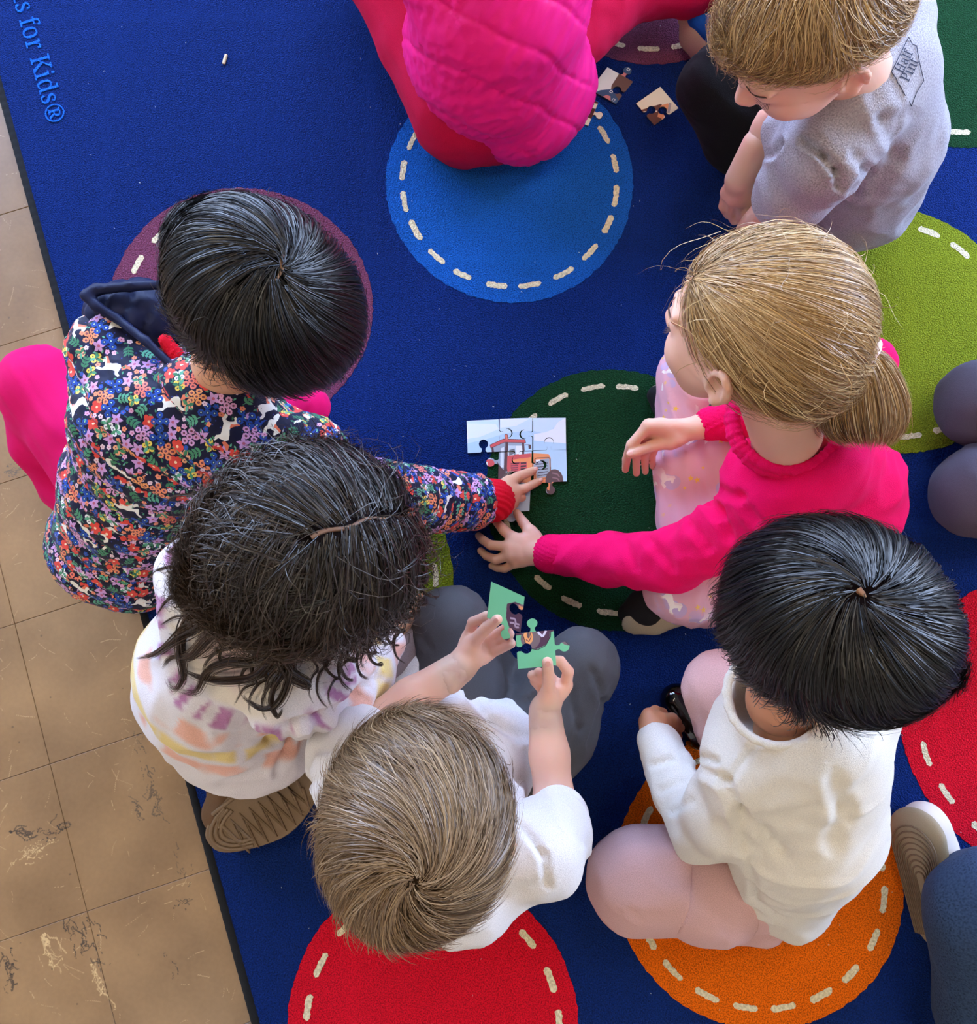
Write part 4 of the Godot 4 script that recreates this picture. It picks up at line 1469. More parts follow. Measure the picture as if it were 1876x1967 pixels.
# ------------------------------------------------------------------ the child in the cream shirt
func build_cream() -> void:
	var who := person(1480, 1640, "black-haired child in a cream long-sleeved shirt seen from behind, on the orange dot")
	var b := Buf.new()
	var c := at(1585, 1185, .56)
	var B := head_basis(Vector3(-.72, -.45, -.45), Vector3(-.40, .88, -.25))
	head_into(b, c, B, at(1505, 1345, .385), SKIN_C, 1.0)
	core_into(b, [[[1490, 1640, .12, 90], [1530, 1520, .28, 90], [1510, 1380, .37, 62]], [[1440, 1478, .34, 36], [1352, 1585, .20, 32], [1300, 1520, .155, 26], [1260, 1425, .125, 24]]], SKIN_C)
	hand_into(b, SKIN_C, [[1258, 1432, .125, 30], [1255, 1400, .12, 27]], [
		[[1246, 1374, .115, 13], [1258, 1366, .10, 12], [1273, 1369, .08, 10]],
		[[1268, 1382, .11, 13], [1290, 1381, .09, 13], [1299, 1389, .07, 12]],
		[[1276, 1392, .105, 12], [1296, 1394, .075, 11], [1306, 1398, .06, 10]],
		[[1276, 1404, .10, 11], [1290, 1410, .08, 10], [1302, 1414, .065, 9.5]],
		[[1240, 1386, .105, 12], [1246, 1372, .085, 10], [1256, 1364, .07, 9]]])
	body_done(who, b)
	lashes(who, c, B, Color(.06, .05, .05))
	var s := Sdf.new(0.005)
	s.chain(qs([[1505, 1660, .12, 118], [1540, 1570, .25, 150], [1570, 1420, .36, 135]]), .05)
	s.chain(qs([[1440, 1475, .35, 80], [1560, 1400, .40, 80], [1660, 1370, .38, 70]]), .05)
	s.chain(qs([[1440, 1478, .35, 76], [1395, 1560, .28, 80], [1350, 1588, .20, 66], [1300, 1520, .155, 50], [1262, 1425, .125, 40]]), .03)
	s.chain(qs([[1450, 1400, .33, 70], [1440, 1480, .2, 60]]), .04)
	s.chain(qs([[1478, 1330, .355, 82], [1460, 1400, .32, 76]]), .04)
	s.chain(qs([[1520, 1735, .09, 60]]), .05)
	s.cap(at(1492, 1336, .425) + Vector3(-.028, .09, -.015), at(1492, 1336, .425) - Vector3(-.016, .05, -.009), .053, .050, .006, true)
	part(who, "shirt", s, MAT.cream_tee, null, creased(folds(.006, Vector3(-.6, .2, .7), 14, 6), [[[[1345, 1475], [1390, 1500], [1420, 1560], [1428, 1630]], .007, 12], [[[1335, 1450], [1370, 1462]], .008, 10], [[[1500, 1400], [1440, 1440], [1400, 1500]], .004, 8], [[[1420, 1570], [1470, 1600], [1500, 1640]], .005, 14], [[[1440, 1650], [1450, 1720], [1500, 1770]], .004, 9], [[[1600, 1500], [1620, 1560], [1600, 1620]], .006, 22], [[[1255, 1470], [1290, 1460]], .004, 8], [[[1270, 1520], [1310, 1500]], .004, 8], [[[1290, 1560], [1330, 1540]], .004, 8]]))
	band(who, "neckband", at(1492, 1336, .425), Vector3(-.28, .90, -.15), .0545, .0050, MAT.cream_tee)
	solid(who, "trousers", .007, [[[1470, 1690, .085, 95], [1350, 1690, .095, 102], [1230, 1690, .10, 96]], [[1225, 1695, .09, 90], [1330, 1740, .05, 45], [1400, 1745, .05, 62], [1462, 1765, .045, 50]], [[1500, 1600, .10, 90], [1440, 1420, .12, 85], [1385, 1325, .14, 70]], [[1385, 1325, .14, 66], [1380, 1400, .08, 42]]], .025, MAT.rose, creased(folds(.004, Vector3(.9, 0, .2), 14, 6), [[[[1180, 1760], [1215, 1750], [1230, 1770]], .003, 8], [[[1400, 1690], [1440, 1730], [1430, 1780]], .005, 9], [[[1390, 1740], [1420, 1770]], .004, 8], [[[1325, 1350], [1340, 1400]], .003, 8]]))
	# turned-up hem of the near trouser leg, and the lower leg folded behind it
	var hm := Sdf.new(.005)
	var ha := q(1350, 1694, .095, 114)
	var hb := q(1372, 1697, .093, 112)
	hm.cap(ha[0], hb[0], ha[1], hb[1], .01)
	var hx: Vector3 = (hb[0] - ha[0]).normalized()
	hm.cap(ha[0] - hx * .10, ha[0] - hx * .10 + Vector3(0, .001, 0), .088, .088, .004, true)
	hm.cap(hb[0] + hx * .10, hb[0] + hx * .10 + Vector3(0, .001, 0), .086, .086, .004, true)
	part(who, "turned_up_hem", hm, MAT.rose, null, folds(.003, Vector3(.3, 0, .9), 20, 6))
	var sh := Sdf.new(.004)
	sh.cap(at(1300, 1345, .035), at(1345, 1400, .04), .026, .032, .02)
	part(who, "shoe", sh, MAT.patent)
	hair_cap(who, c, B, Vector3(0, .020, -.016), Vector3(.079, .083, .094), Color(.05, .045, .045), Vector3(0, -.055, .085), Vector3(.08, .072, .06))
	var h := Buf.new()
	var wl := whorl_at(c, B, Vector3(0, .019, -.016), Vector3(.084, .088, .098), 1656, 1140)
	strands(h, c, B, {"n": 17000, "seed": 21, "R": Vector3(.083, .087, .097), "ctr": Vector3(0, .019, -.016), "whorl": wl, "swirl": .5, "len": [.14, .17], "len_at": .45, "grav": .2, "thick": .010, "cols": BLACK, "r": .00038, "seg": 8, "jit": .10, "front": .25, "back": -.5, "clump": .03})
	parting(who, c, B, Vector3(0, .019, -.016), Vector3(.0805, .0845, .0945), [[1648, 1132], [1652, 1137], [1657, 1141], [1663, 1147]], .0034, Color(.62, .45, .33))
	mi("hair", h.mesh(who.position), MAT.hair_v, who)

# ------------------------------------------------------------------ the girl in the hot pink jumper
func build_blonde() -> void:
	var who := person(1560, 960, "fair-haired girl with a ponytail in a hot pink jumper reaching to the jigsaw")
	var b := Buf.new()
	var c := at(1445, 625, .555)
	var B := head_basis(Vector3(-.80, -.30, -.54), Vector3(-.25, .80, -.52))
	head_into(b, c, B, at(1510, 830, .41), SKIN_A, .97, .0034)
	core_into(b, [[[1570, 1000, .12, 90], [1570, 920, .28, 90], [1510, 850, .385, 62], [1490, 780, .43, 50]], [[1500, 962, .35, 30], [1400, 1025, .25, 26], [1290, 1075, .165, 26], [1180, 1075, .10, 24], [1075, 1066, .055, 24]], [[1650, 710, .38, 28], [1560, 740, .28, 25], [1480, 775, .21, 25], [1375, 812, .175, 24]]], SKIN_A, .009)
	var th := [[1018, 1022, .05, 13], [1005, 1004, .038, 11], [992, 985, .024, 8.5]]
	hand_into(b, SKIN_A, [[1090, 1068, .055, 29], [1050, 1064, .05, 26]], [
		th,
		[[985, 1034, .056, 12], [967, 1018, .046, 11], [953, 1002, .026, 8.5]],
		[[977, 1050, .058, 11], [942, 1047, .048, 10], [927, 1037, .034, 9], [919, 1029, .022, 7.5]],
		[[979, 1066, .056, 11], [952, 1075, .046, 10], [934, 1068, .032, 8.5], [923, 1058, .022, 7.5]],
		[[990, 1081, .05, 10], [969, 1092, .038, 9], [955, 1091, .028, 8], [944, 1087, .021, 7]]])
	var ri := [[1246, 818, .185, 13], [1212, 854, .165, 10.5], [1203, 882, .125, 9], [1201, 902, .095, 7.5]]
	var rth := [[1288, 848, .17, 15], [1250, 857, .168, 12], [1212, 872, .165, 10]]
	hand_into(b, SKIN_A, [[1372, 812, .175, 25], [1345, 820, .175, 24]], [rth, ri,
		[[1242, 826, .172, 11], [1222, 868, .135, 9], [1222, 909, .095, 7.5]],
		[[1252, 836, .160, 10.5], [1238, 874, .125, 8.5], [1239, 906, .09, 7]],
		[[1264, 846, .15, 9.5], [1252, 874, .118, 8], [1253, 896, .09, 6.5]]])
	nail(who, rth[2], rth[1])
	body_done(who, b)
	lashes(who, c, B, Color(.35, .25, .17), .97)
	var er := Sdf.new(.0012)
	er.ball(c + B * (Vector3(.083, -.047, -.004) * .97), Vector3(.0016, .0016, .0016))
	part(who, "ear_stud", er, mat(Color(.3, .3, .33), .2, .8))
	# jumper
	var s := Sdf.new(0.005)
	s.chain(qs([[1590, 1020, .12, 120], [1590, 950, .26, 138], [1560, 870, .35, 105]]), .05)
	s.chain(qs([[1500, 960, .35, 74], [1570, 890, .375, 74], [1664, 700, .40, 54]]), .04)
	s.chain(qs([[1500, 962, .35, 72], [1400, 1025, .25, 66], [1290, 1075, .165, 60], [1180, 1075, .10, 50], [1085, 1066, .06, 40]]), .025)
	s.chain(qs([[1650, 715, .39, 50], [1560, 740, .28, 45], [1480, 775, .21, 42], [1400, 808, .18, 38]]), .025)
	s.chain(qs([[1450, 900, .32, 60]]), .05)
	s.cap(at(1512, 806, .405) + Vector3(-.022, .092, .005), at(1512, 806, .405) - Vector3(-.011, .046, .002), .060, .058, .008, true)
	part(who, "jumper", s, MAT.hot_pink, null, creased(folds(.006, Vector3(-.9, 0, .3), 16, 8), [[[[1340, 945], [1380, 985], [1400, 1030]], .008, 13], [[[1365, 935], [1420, 955], [1450, 1000]], .006, 12], [[[1330, 1010], [1360, 1050]], .005, 12], [[[1250, 1040], [1290, 1090]], .004, 12], [[[1200, 1040], [1220, 1090]], .003, 10]]))
	# ribbed collar and cuffs
	var ncen := at(1512, 806, .405)
	var nax := Vector3(-.22, .92, .05)
	band(who, "ribbed_collar", ncen, nax, .0640, .0088, MAT.hot_pink, .0007, 50.0)
	band(who, "ribbed_collar_edge", ncen + nax * .009, nax, .0615, .0070, MAT.hot_pink, .0007, 50.0)
	var cf := Sdf.new(.0032)
	cf.chain(qs([[1110, 1067, .06, 40], [1056, 1064, .054, 37]]), .01)
	part(who, "cuff", cf, MAT.hot_pink, null, ribs(.0009, Vector3(.25, .5, 1), .0052))
	var cf2 := Sdf.new(.0032)
	cf2.chain(qs([[1425, 800, .185, 40], [1364, 814, .176, 32]]), .01)
	part(who, "cuff", cf2, MAT.hot_pink, null, ribs(.0012, Vector3(.2, .6, 1), .0062))
	# printed trousers
	MAT.unicorn = fabric(Color.WHITE, 5.2, .01, .85, .3)
	MAT.unicorn.albedo_texture = pony_print()
	solid(who, "printed_trousers", .006, [[[1580, 960, .12, 100], [1460, 820, .12, 80], [1335, 725, .125, 66]], [[1335, 725, .12, 66], [1318, 860, .085, 66], [1325, 1000, .075, 60], [1340, 1060, .06, 50]], [[1560, 1030, .12, 100], [1430, 1110, .11, 80], [1310, 1130, .10, 66]], [[1310, 1130, .095, 64], [1350, 1160, .055, 48]], [[1390, 850, .09, 66], [1400, 980, .085, 70]]], .022, MAT.unicorn, folds(.007, Vector3(.15, 0, 1), 26, 5))
	# slip-on shoes with cream soles
	shoe(who, [[1206, 1178, .035, 20], [1240, 1166, .045, 36], [1300, 1150, .05, 34]], [[1216, 1200, .045, 24], [1250, 1192, .05, 33], [1300, 1176, .05, 33]], mat(Color(.05, .045, .05), .9), MAT.rubber_cream, Vector3(-.25, .70, .65))
	shoe(who, [[1262, 760, .03, 20], [1290, 800, .03, 30]], [[1258, 748, .03, 12], [1275, 738, .03, 12]], mat(Color(.05, .045, .05), .9), MAT.rubber_cream, Vector3(-.3, .7, -.6))
	# hair drawn back to the tie
	hair_cap(who, c, B, Vector3(0, .022, -.015), Vector3(.074, .079, .088), Color(.45, .34, .22), Vector3(0, -.047, .080), Vector3(.08, .08, .058), [], [])
	var h := Buf.new()
	var tie := B.transposed() * (at(1632, 672, .535) - c) - Vector3(0, .022, -.015)
	strands(h, c, B, {"n": 19000, "seed": 31, "R": Vector3(.076, .081, .090), "ctr": Vector3(0, .022, -.015), "whorl": Vector3(0, 1, 0), "tie": tie, "len": [.26, .32], "thick": .007, "cols": FAIR, "r": .00032, "seg": 10, "jit": .12, "front": .34, "back": -.36, "stick": .6, "clump": .035})
	# loose wisps
	strands(h, c, B, {"n": 110, "seed": 32, "R": Vector3(.078, .083, .092), "ctr": Vector3(0, .022, -.015), "whorl": Vector3(0, .9, -.3), "swirl": .4, "comb": Vector3(0, 0, .5), "len": [.04, .09], "grav": .0, "hang": .2, "thick": .012, "cols": FAIR, "r": .00025, "seg": 9, "jit": .5, "front": .3, "back": -.3, "curl": .006, "curl_n": 1.0, "stick": .1})
	mi("hair", h.mesh(who.position), MAT.hair_v, who)
	var pt := Buf.new()
	for i in 11:
		var f := i / 10.0
		var up := .03 * sin(f * PI)
		lock(pt, [[1640, 678, .54, 8], [lerpf(1612, 1688, f), lerpf(712, 690, f), .535 + up * .6, 18], [lerpf(1582, 1726, f), lerpf(776, 760, f), .49 + up, 20], [lerpf(1590, 1728, f), lerpf(818, 810, f), .46 + up, 20], [lerpf(1630, 1700, f), lerpf(846, 858, f), .43 + up * .5, 14]], 420, .00036, FAIR, 300 + i, .3, 18)
	mi("ponytail", pt.mesh(who.position), MAT.hair_v, who)
	var tc := at(1655, 688, .548)
	band(who, "hair_tie", tc, at(1690, 722, .53) - at(1625, 668, .54),   .0200, .0046, mat(Color(.93, .79, .77), .6))
	var pm := Sdf.new(.0025)
	pm.chain(qs([[1606, 706, .565, 14]]), .004)
	part(who, "pompom", pm, fabric(Color(.98, .22, .58), 8.0, .2), null, folds(.003, Vector3(0, 1, 0), 120, 120))

# sole: points along the middle of the sole; upper: points along the foot
func shoe(who: Node3D, upper: Array, sole: Array, um: Material, sm: Material, nrm: Vector3) -> void:
	var u := Sdf.new(.0045)
	u.chain(qs(upper), .02)
	part(who, "shoe_upper", u, um)
	var s := Sdf.new(.004)
	var N := nrm.normalized()
	var S := qs(sole)
	for i in S.size() - 1: s.cap(S[i][0], S[i + 1][0], S[i][1], S[i + 1][1], .01, false, N, .32)
	part(who, "shoe_sole", s, sm)

# ------------------------------------------------------------------ the boy in the grey T-shirt
func build_grey() -> void:
	var who := person(1640, 330, "fair wavy-haired boy in a grey T-shirt with small printed words, looking down")
	var b := Buf.new()
	var c := at(1548, 48, .54)
	var B := head_basis(Vector3(-.76, -.52, .42), Vector3(-.46, .85, .05))
	head_into(b, c, B, at(1650, 155, .42), SKIN_A, 1.0, .0034)
	core_into(b, [[[1680, 340, .12, 90], [1680, 260, .28, 90], [1650, 160, .40, 46]], [[1560, 320, .36, 40], [1490, 395, .24, 36], [1440, 440, .16, 27]], [[1560, 190, .36, 35], [1480, 240, .26, 31], [1420, 345, .20, 28]]], SKIN_A, .009)
	hand_into(b, SKIN_A, [[1455, 280, .24, 31], [1420, 345, .20, 28]], [
		[[1396, 370, .165, 12], [1390, 396, .13, 11], [1398, 412, .10, 9]],
		[[1408, 382, .165, 13], [1404, 410, .12, 11], [1410, 424, .09, 9]],
		[[1424, 386, .16, 12], [1420, 410, .12, 11], [1424, 424, .09, 9]],
		[[1438, 384, .155, 12], [1434, 404, .12, 10], [1438, 418, .09, 9]],
		[[1440, 362, .16, 13], [1444, 384, .13, 11], [1440, 398, .10, 9]]])
	body_done(who, b)
	lashes(who, c, B, Color(.30, .22, .16), 1.0)
	var s := Sdf.new(0.005)
	s.chain(qs([[1660, 360, .12, 105], [1690, 270, .26, 118], [1690, 150, .38, 105], [1680, 40, .38, 100]]), .05)
	s.chain(qs([[1580, 300, .36, 82], [1640, 210, .40, 85], [1690, 60, .38, 90]]), .05)
	s.chain(qs([[1575, 305, .36, 80], [1535, 355, .30, 74], [1510, 375, .27, 66]]), .03)
	s.chain(qs([[1560, 230, .36, 50], [1505, 250, .32, 40]]), .03)
	s.chain(qs([[1650, 400, .10, 70]]), .04)
	var pc := at(1742, 138, .40)
	var tee_f := creased(folds(.007, Vector3(.55, -.2, .8), 13, 5), [[[[1545, 275], [1580, 300], [1605, 330], [1610, 358]], .009, 9], [[[1478, 300], [1500, 275]], .008, 8], [[[1640, 300], [1665, 330], [1640, 370]], .006, 14], [[[1700, 230], [1720, 300], [1680, 360]], .006, 18], [[[1800, 150], [1760, 215], [1700, 235]], .005, 18]])
	var tee := part(who, "t_shirt", s, MAT.grey_tee, null, func(p: Vector3, n: Vector3) -> float: return (tee_f.call(p, n) as float) * smoothstep(.055, .085, (p - pc).length() - absf(p.y - pc.y) * .3))
	band(who, "neckband", at(1652, 166, .405), Vector3(-.45, .85, -.1), .050, .0055, MAT.grey_tee)
	# the print: a shield-like outline with two words
	var cam := Vector3(0, CAM_H, 0)
	var pr := Buf.new()
	var on := func(px: float, py: float) -> Vector3:
		var p := at(px, py, .58)
		var d := (p - cam).normalized()
		return s.drop(p, d) - d * .0016
	var lines := [[1745, 71], [1712, 138], [1722, 152], [1724, 160], [1729, 165], [1735, 178], [1745, 192], [1750, 204], [1760, 178], [1774, 155], [1768, 130], [1763, 105], [1760, 88], [1752, 85], [1745, 71]]
	var lp := PackedVector3Array()
	for i in lines.size() - 1:
		for k in 6:
			var f := k / 6.0
			lp.push_back(on.call(lerpf(lines[i][0], lines[i + 1][0], f), lerpf(lines[i][1], lines[i + 1][1], f)))
	lp.push_back(lp[0])
	pr.tube(lp, .0005, .0005, Color.WHITE, 4, Vector3.UP, 0.0)
	var fnt := SystemFont.new()
	fnt.font_names = PackedStringArray(["Droid Serif"])
	fnt.font_weight = 500
	for wd in [["Half", 1736, 118, 48.0], ["Pint", 1747, 134, 46.0]]:
		var tm := TextMesh.new()
		tm.font = fnt
		tm.text = wd[0]
		tm.font_size = 32
		tm.pixel_size = 1.0
		tm.depth = 0.0
		var ar := tm.get_mesh_arrays()
		var vs: PackedVector3Array = ar[Mesh.ARRAY_VERTEX]
		var xx := 1.0
		for v in vs: xx = maxf(xx, absf(v.x))
		var k: float = (wd[3] as float) / (2.0 * xx)
		var ex := Vector2(.46, -.89) * k
		var ey := Vector2(-.85, -.40) * k * 1.15
		var st := pr.v.size()
		for v in vs:
			var e: Vector2 = Vector2(wd[1], wd[2]) + ex * v.x + ey * v.y
			pr.v.push_back(on.call(e.x, e.y)); pr.n.push_back(Vector3.UP); pr.c.push_back(Color.WHITE)
		var ii = ar[Mesh.ARRAY_INDEX]
		if ii != null and ii.size() > 0:
			for i in ii: pr.ix.push_back(st + i)
		else:
			for i in vs.size(): pr.ix.push_back(st + i)
	mi("printed_words", pr.mesh(who.position), mat(Color(.16, .17, .24), .9), tee).position = Vector3.ZERO
	solid(who, "trousers", .007, [[[1620, 300, .10, 100], [1500, 240, .12, 90], [1385, 170, .14, 75]], [[1385, 170, .13, 75], [1420, 260, .09, 66], [1470, 330, .06, 50]], [[1640, 100, .10, 90], [1540, -20, .12, 76], [1468, -62, .14, 62]], [[1400, 40, .06, 45], [1500, 120, .06, 50]]], .022, MAT.black_cloth, folds(.005, Vector3(.6, 0, .6), 16, 5))
	shoe(who, [[1340, 40, .062, 20], [1395, 84, .06, 30]], [[1312, 40, .05, 14], [1325, 70, .045, 26], [1365, 120, .04, 30]], fabric(Color(.10, .36, .72)), MAT.rubber_cream, Vector3(-.75, .35, .5))
	hair_cap(who, c, B, Vector3(0, .021, -.015), Vector3(.076, .080, .091), Color(.40, .30, .20), Vector3(0, -.055, .085), Vector3(.075, .074, .062), [[Vector3(0, -.02, -.05), Vector3(.06, .055, .05)]])
	var h := Buf.new()
	strands(h, c, B, {"n": 16000, "seed": 41, "R": Vector3(.078, .082, .092), "ctr": Vector3(0, .020, -.014), "whorl": Vector3(-.1, .85, -.55), "swirl": .35, "comb": Vector3(-.25, 0, 0), "len": [.115, .155], "len_at": .8, "side_len": .6, "grav": .1, "hang": .0, "low_stick": .5, "thick": .009, "cols": WAVY, "r": .00036, "seg": 10, "jit": .16, "front": .33, "back": -.72, "curl": .007, "curl_n": 1.2, "clump": .05, "mask": func(d: Vector3, r: RandomNumberGenerator) -> bool: return not (absf(d.x) > .78 and d.y < -.12 and d.z > -.35)})
	mi("hair", h.mesh(who.position), MAT.hair_v, who)

# ------------------------------------------------------------------ printed cloth
func flower(p: Paint, c: Vector2, r: float, petals: int, col: Color, heart: Color, fat := 0.42, pointed := false) -> void:
	var a0 := c.x * 3.7 + c.y
	for i in petals:
		var a := a0 + TAU * i / petals
		var d := Vector2.from_angle(a)
		if pointed: p.poly([c + d.orthogonal() * r * .24, c + d * r * .55 + d.orthogonal() * r * .26, c + d * r, c + d * r * .55 - d.orthogonal() * r * .26, c - d.orthogonal() * r * .24], col)
		else: p.disc(c + d * r * .58, r * fat, col)
	p.disc(c, r * .2, heart)

func leaf(p: Paint, c: Vector2, ang: float, l: float, col: Color) -> void:
	var d := Vector2.from_angle(ang)
	var o := d.orthogonal()
	p.poly([c, c + d * l * .35 + o * l * .24, c + d * l * .7 + o * l * .18, c + d * l, c + d * l * .7 - o * l * .18, c + d * l * .35 - o * l * .24], col)

func horse(p: Paint, c: Vector2, ang: float, flip: float, k: float, mane: Color) -> void:
	var f := func(a: Array) -> Array:
		var o := []
		for e in a: o.append(c + (Vector2(e[0] * flip, e[1]) * k).rotated(ang))
		return o
	p.poly(f.call([[-14, 0], [-18, -5], [-24, -4], [-27, 1], [-21, 0], [-16, 4]]), mane)
	p.poly(f.call([[-14, 0], [-12, -4], [-6, -5], [0, -4], [6, -6], [10, -12], [13, -14], [14, -12], [19, -8], [17, -6], [13, -7], [11, -1], [13, 3], [19, 2], [21, 6], [18, 6], [13, 7], [7, 4], [-3, 5], [-7, 6], [-9, 11], [-14, 14], [-16, 12], [-12, 8], [-13, 4]]), Color(.95, .94, .90))
	p.poly(f.call([[2, -4], [6, -9], [9, -14], [13, -14], [9, -8], [8, -4]]), mane)

func floral_print() -> ImageTexture:
	var p := Paint.new(1024, 1024, Color(.075, .085, .20), Vector2(1024.0 / 230.0, 1024.0 / 230.0))
	p.wrap = true
	var r := RandomNumberGenerator.new()
	r.seed = 808
	var used := []
	var place := func(rad: float) -> Vector2:
		for t in 90:
			var c := Vector2(r.randf() * 230, r.randf() * 230)
			var ok := true
			for u in used:
				var d: Vector2 = (c - u[0]).abs()
				d.x = minf(d.x, 230 - d.x); d.y = minf(d.y, 230 - d.y)
				if d.length() < rad + u[1]: ok = false; break
			if ok:
				used.append([c, rad])
				return c
		return Vector2(-1, -1)
	for i in 520:
		p.disc(Vector2(r.randf() * 230, r.randf() * 230), .7, Color(.20, .25, .58))
	var green := [Color(.30, .58, .42), Color(.25, .50, .36), Color(.38, .68, .56)]
	for i in 9:
		var c: Vector2 = place.call(13.0)
		if c.x >= 0: horse(p, c, r.randf_range(-.7, .7) + (1.3 if i % 3 == 0 else 0.0), 1.0 if i % 2 == 0 else -1.0, .80, Color(.91, .48, .36))
	for i in 30:
		var c: Vector2 = place.call(8.0)
		if c.x < 0: continue
		var a := r.randf() * TAU
		var g: Color = green[i % 3]
		for k in 3: leaf(p, c + Vector2.from_angle(a) * (k * 4.0 - 4.0), a + .9, 6.5, g)
		for k in 3: leaf(p, c + Vector2.from_angle(a) * (k * 4.0 - 4.0), a - .9, 6.5, g)
		p.line(c - Vector2.from_angle(a) * 8, c + Vector2.from_angle(a) * 9, .8, g)
	for i in 40:
		var c: Vector2 = place.call(5.4)
		if c.x >= 0: flower(p, c, 7.0, 5, Color(.87, .29, .25), Color(.98, .85, .72))
	for i in 46:
		var c: Vector2 = place.call(5.6)
		if c.x >= 0: flower(p, c, 7.6, 5, Color(.80, .62, .84), Color(.72, .38, .50), .4, true)
	for i in 34:
		var c: Vector2 = place.call(7.6)
		if c.x < 0: continue
		var cc: Color = [Color(.94, .57, .40), Color(.94, .62, .38), Color(.86, .64, .82), Color(.93, .50, .42)][i % 4]
		for k in 6:
			flower(p, c + Vector2.from_angle(TAU * k / 5.0) * (6.2 if k < 5 else 0.0), 3.7, 8, cc, Color(.60, .30, .36), .30)
	for i in 36:
		var c: Vector2 = place.call(6.6)
		if c.x < 0: continue
		for k in 5: flower(p, c + Vector2.from_angle(TAU * k / 4.0 + i) * (6.4 if k < 4 else 0.0), 4.2, 9, Color(.13, .30, .66), Color(.72, .84, .82), .26)
	for i in 40:
		var c: Vector2 = place.call(4.6)
		if c.x < 0: continue
		var cc: Color = [Color(.93, .93, .95), Color(.93, .66, .50), Color(.93, .82, .36)][i % 3]
		for k in 4:
			var e := c + Vector2.from_angle(TAU * k / 4.0 + .5) * 3.8
			p.disc(e, 2.6, cc)
			p.disc(e, .6, Color(.25, .2, .3))
		for k in 3: leaf(p, c, i + k * 2.1, 7.5, green[k])
	for i in 170:
		var c: Vector2 = place.call(2.4)
		if c.x >= 0: flower(p, c, 2.8, 5, [Color(.88, .66, .80), Color(.94, .58, .42), Color(.90, .80, .84), Color(.16, .34, .70)][i % 4], Color(.7, .3, .4), .42)
	for i in 240:
		var c: Vector2 = place.call(1.6)
		if c.x >= 0: leaf(p, c, r.randf() * TAU, 4.2, green[i % 3])
	return p.tex()

func pony_print() -> ImageTexture:
	var p := Paint.new(512, 512, Color(.87, .66, .71), Vector2(512.0 / 190.0, 512.0 / 190.0))
	p.wrap = true
	var r := RandomNumberGenerator.new()
	r.seed = 19
	var g := [Vector2(30, 30), Vector2(122, 50), Vector2(70, 115), Vector2(165, 135), Vector2(24, 165)]
	for c in g:
		for i in 9: p.disc(c + Vector2(r.randf_range(-20, 20), r.randf_range(-16, 16)), r.randf_range(6, 11), Color(.76, .68, .82))
	for i in g.size():
		horse(p, g[i], 1.25 + r.randf_range(-.3, .3), 1.0 if i % 2 == 0 else -1.0, .95, Color(.93, .88, .87))
		p.line(g[i] + Vector2(-22, 26), g[i] + Vector2(-12, 20), 3, Color(.93, .90, .88))
		for k in 4:
			var c: Vector2 = g[i] + Vector2(28 + k * 9, 22 - k * 8 + r.randf_range(-6, 6))
			var st := []
			var rr := r.randf_range(2.6, 5.0)
			for j in 10: st.append(c + Vector2.from_angle(TAU * j / 10.0 + i) * (rr if j % 2 == 0 else rr * .45))
			p.poly(st, Color(.93, .76, .32))
	return p.tex()

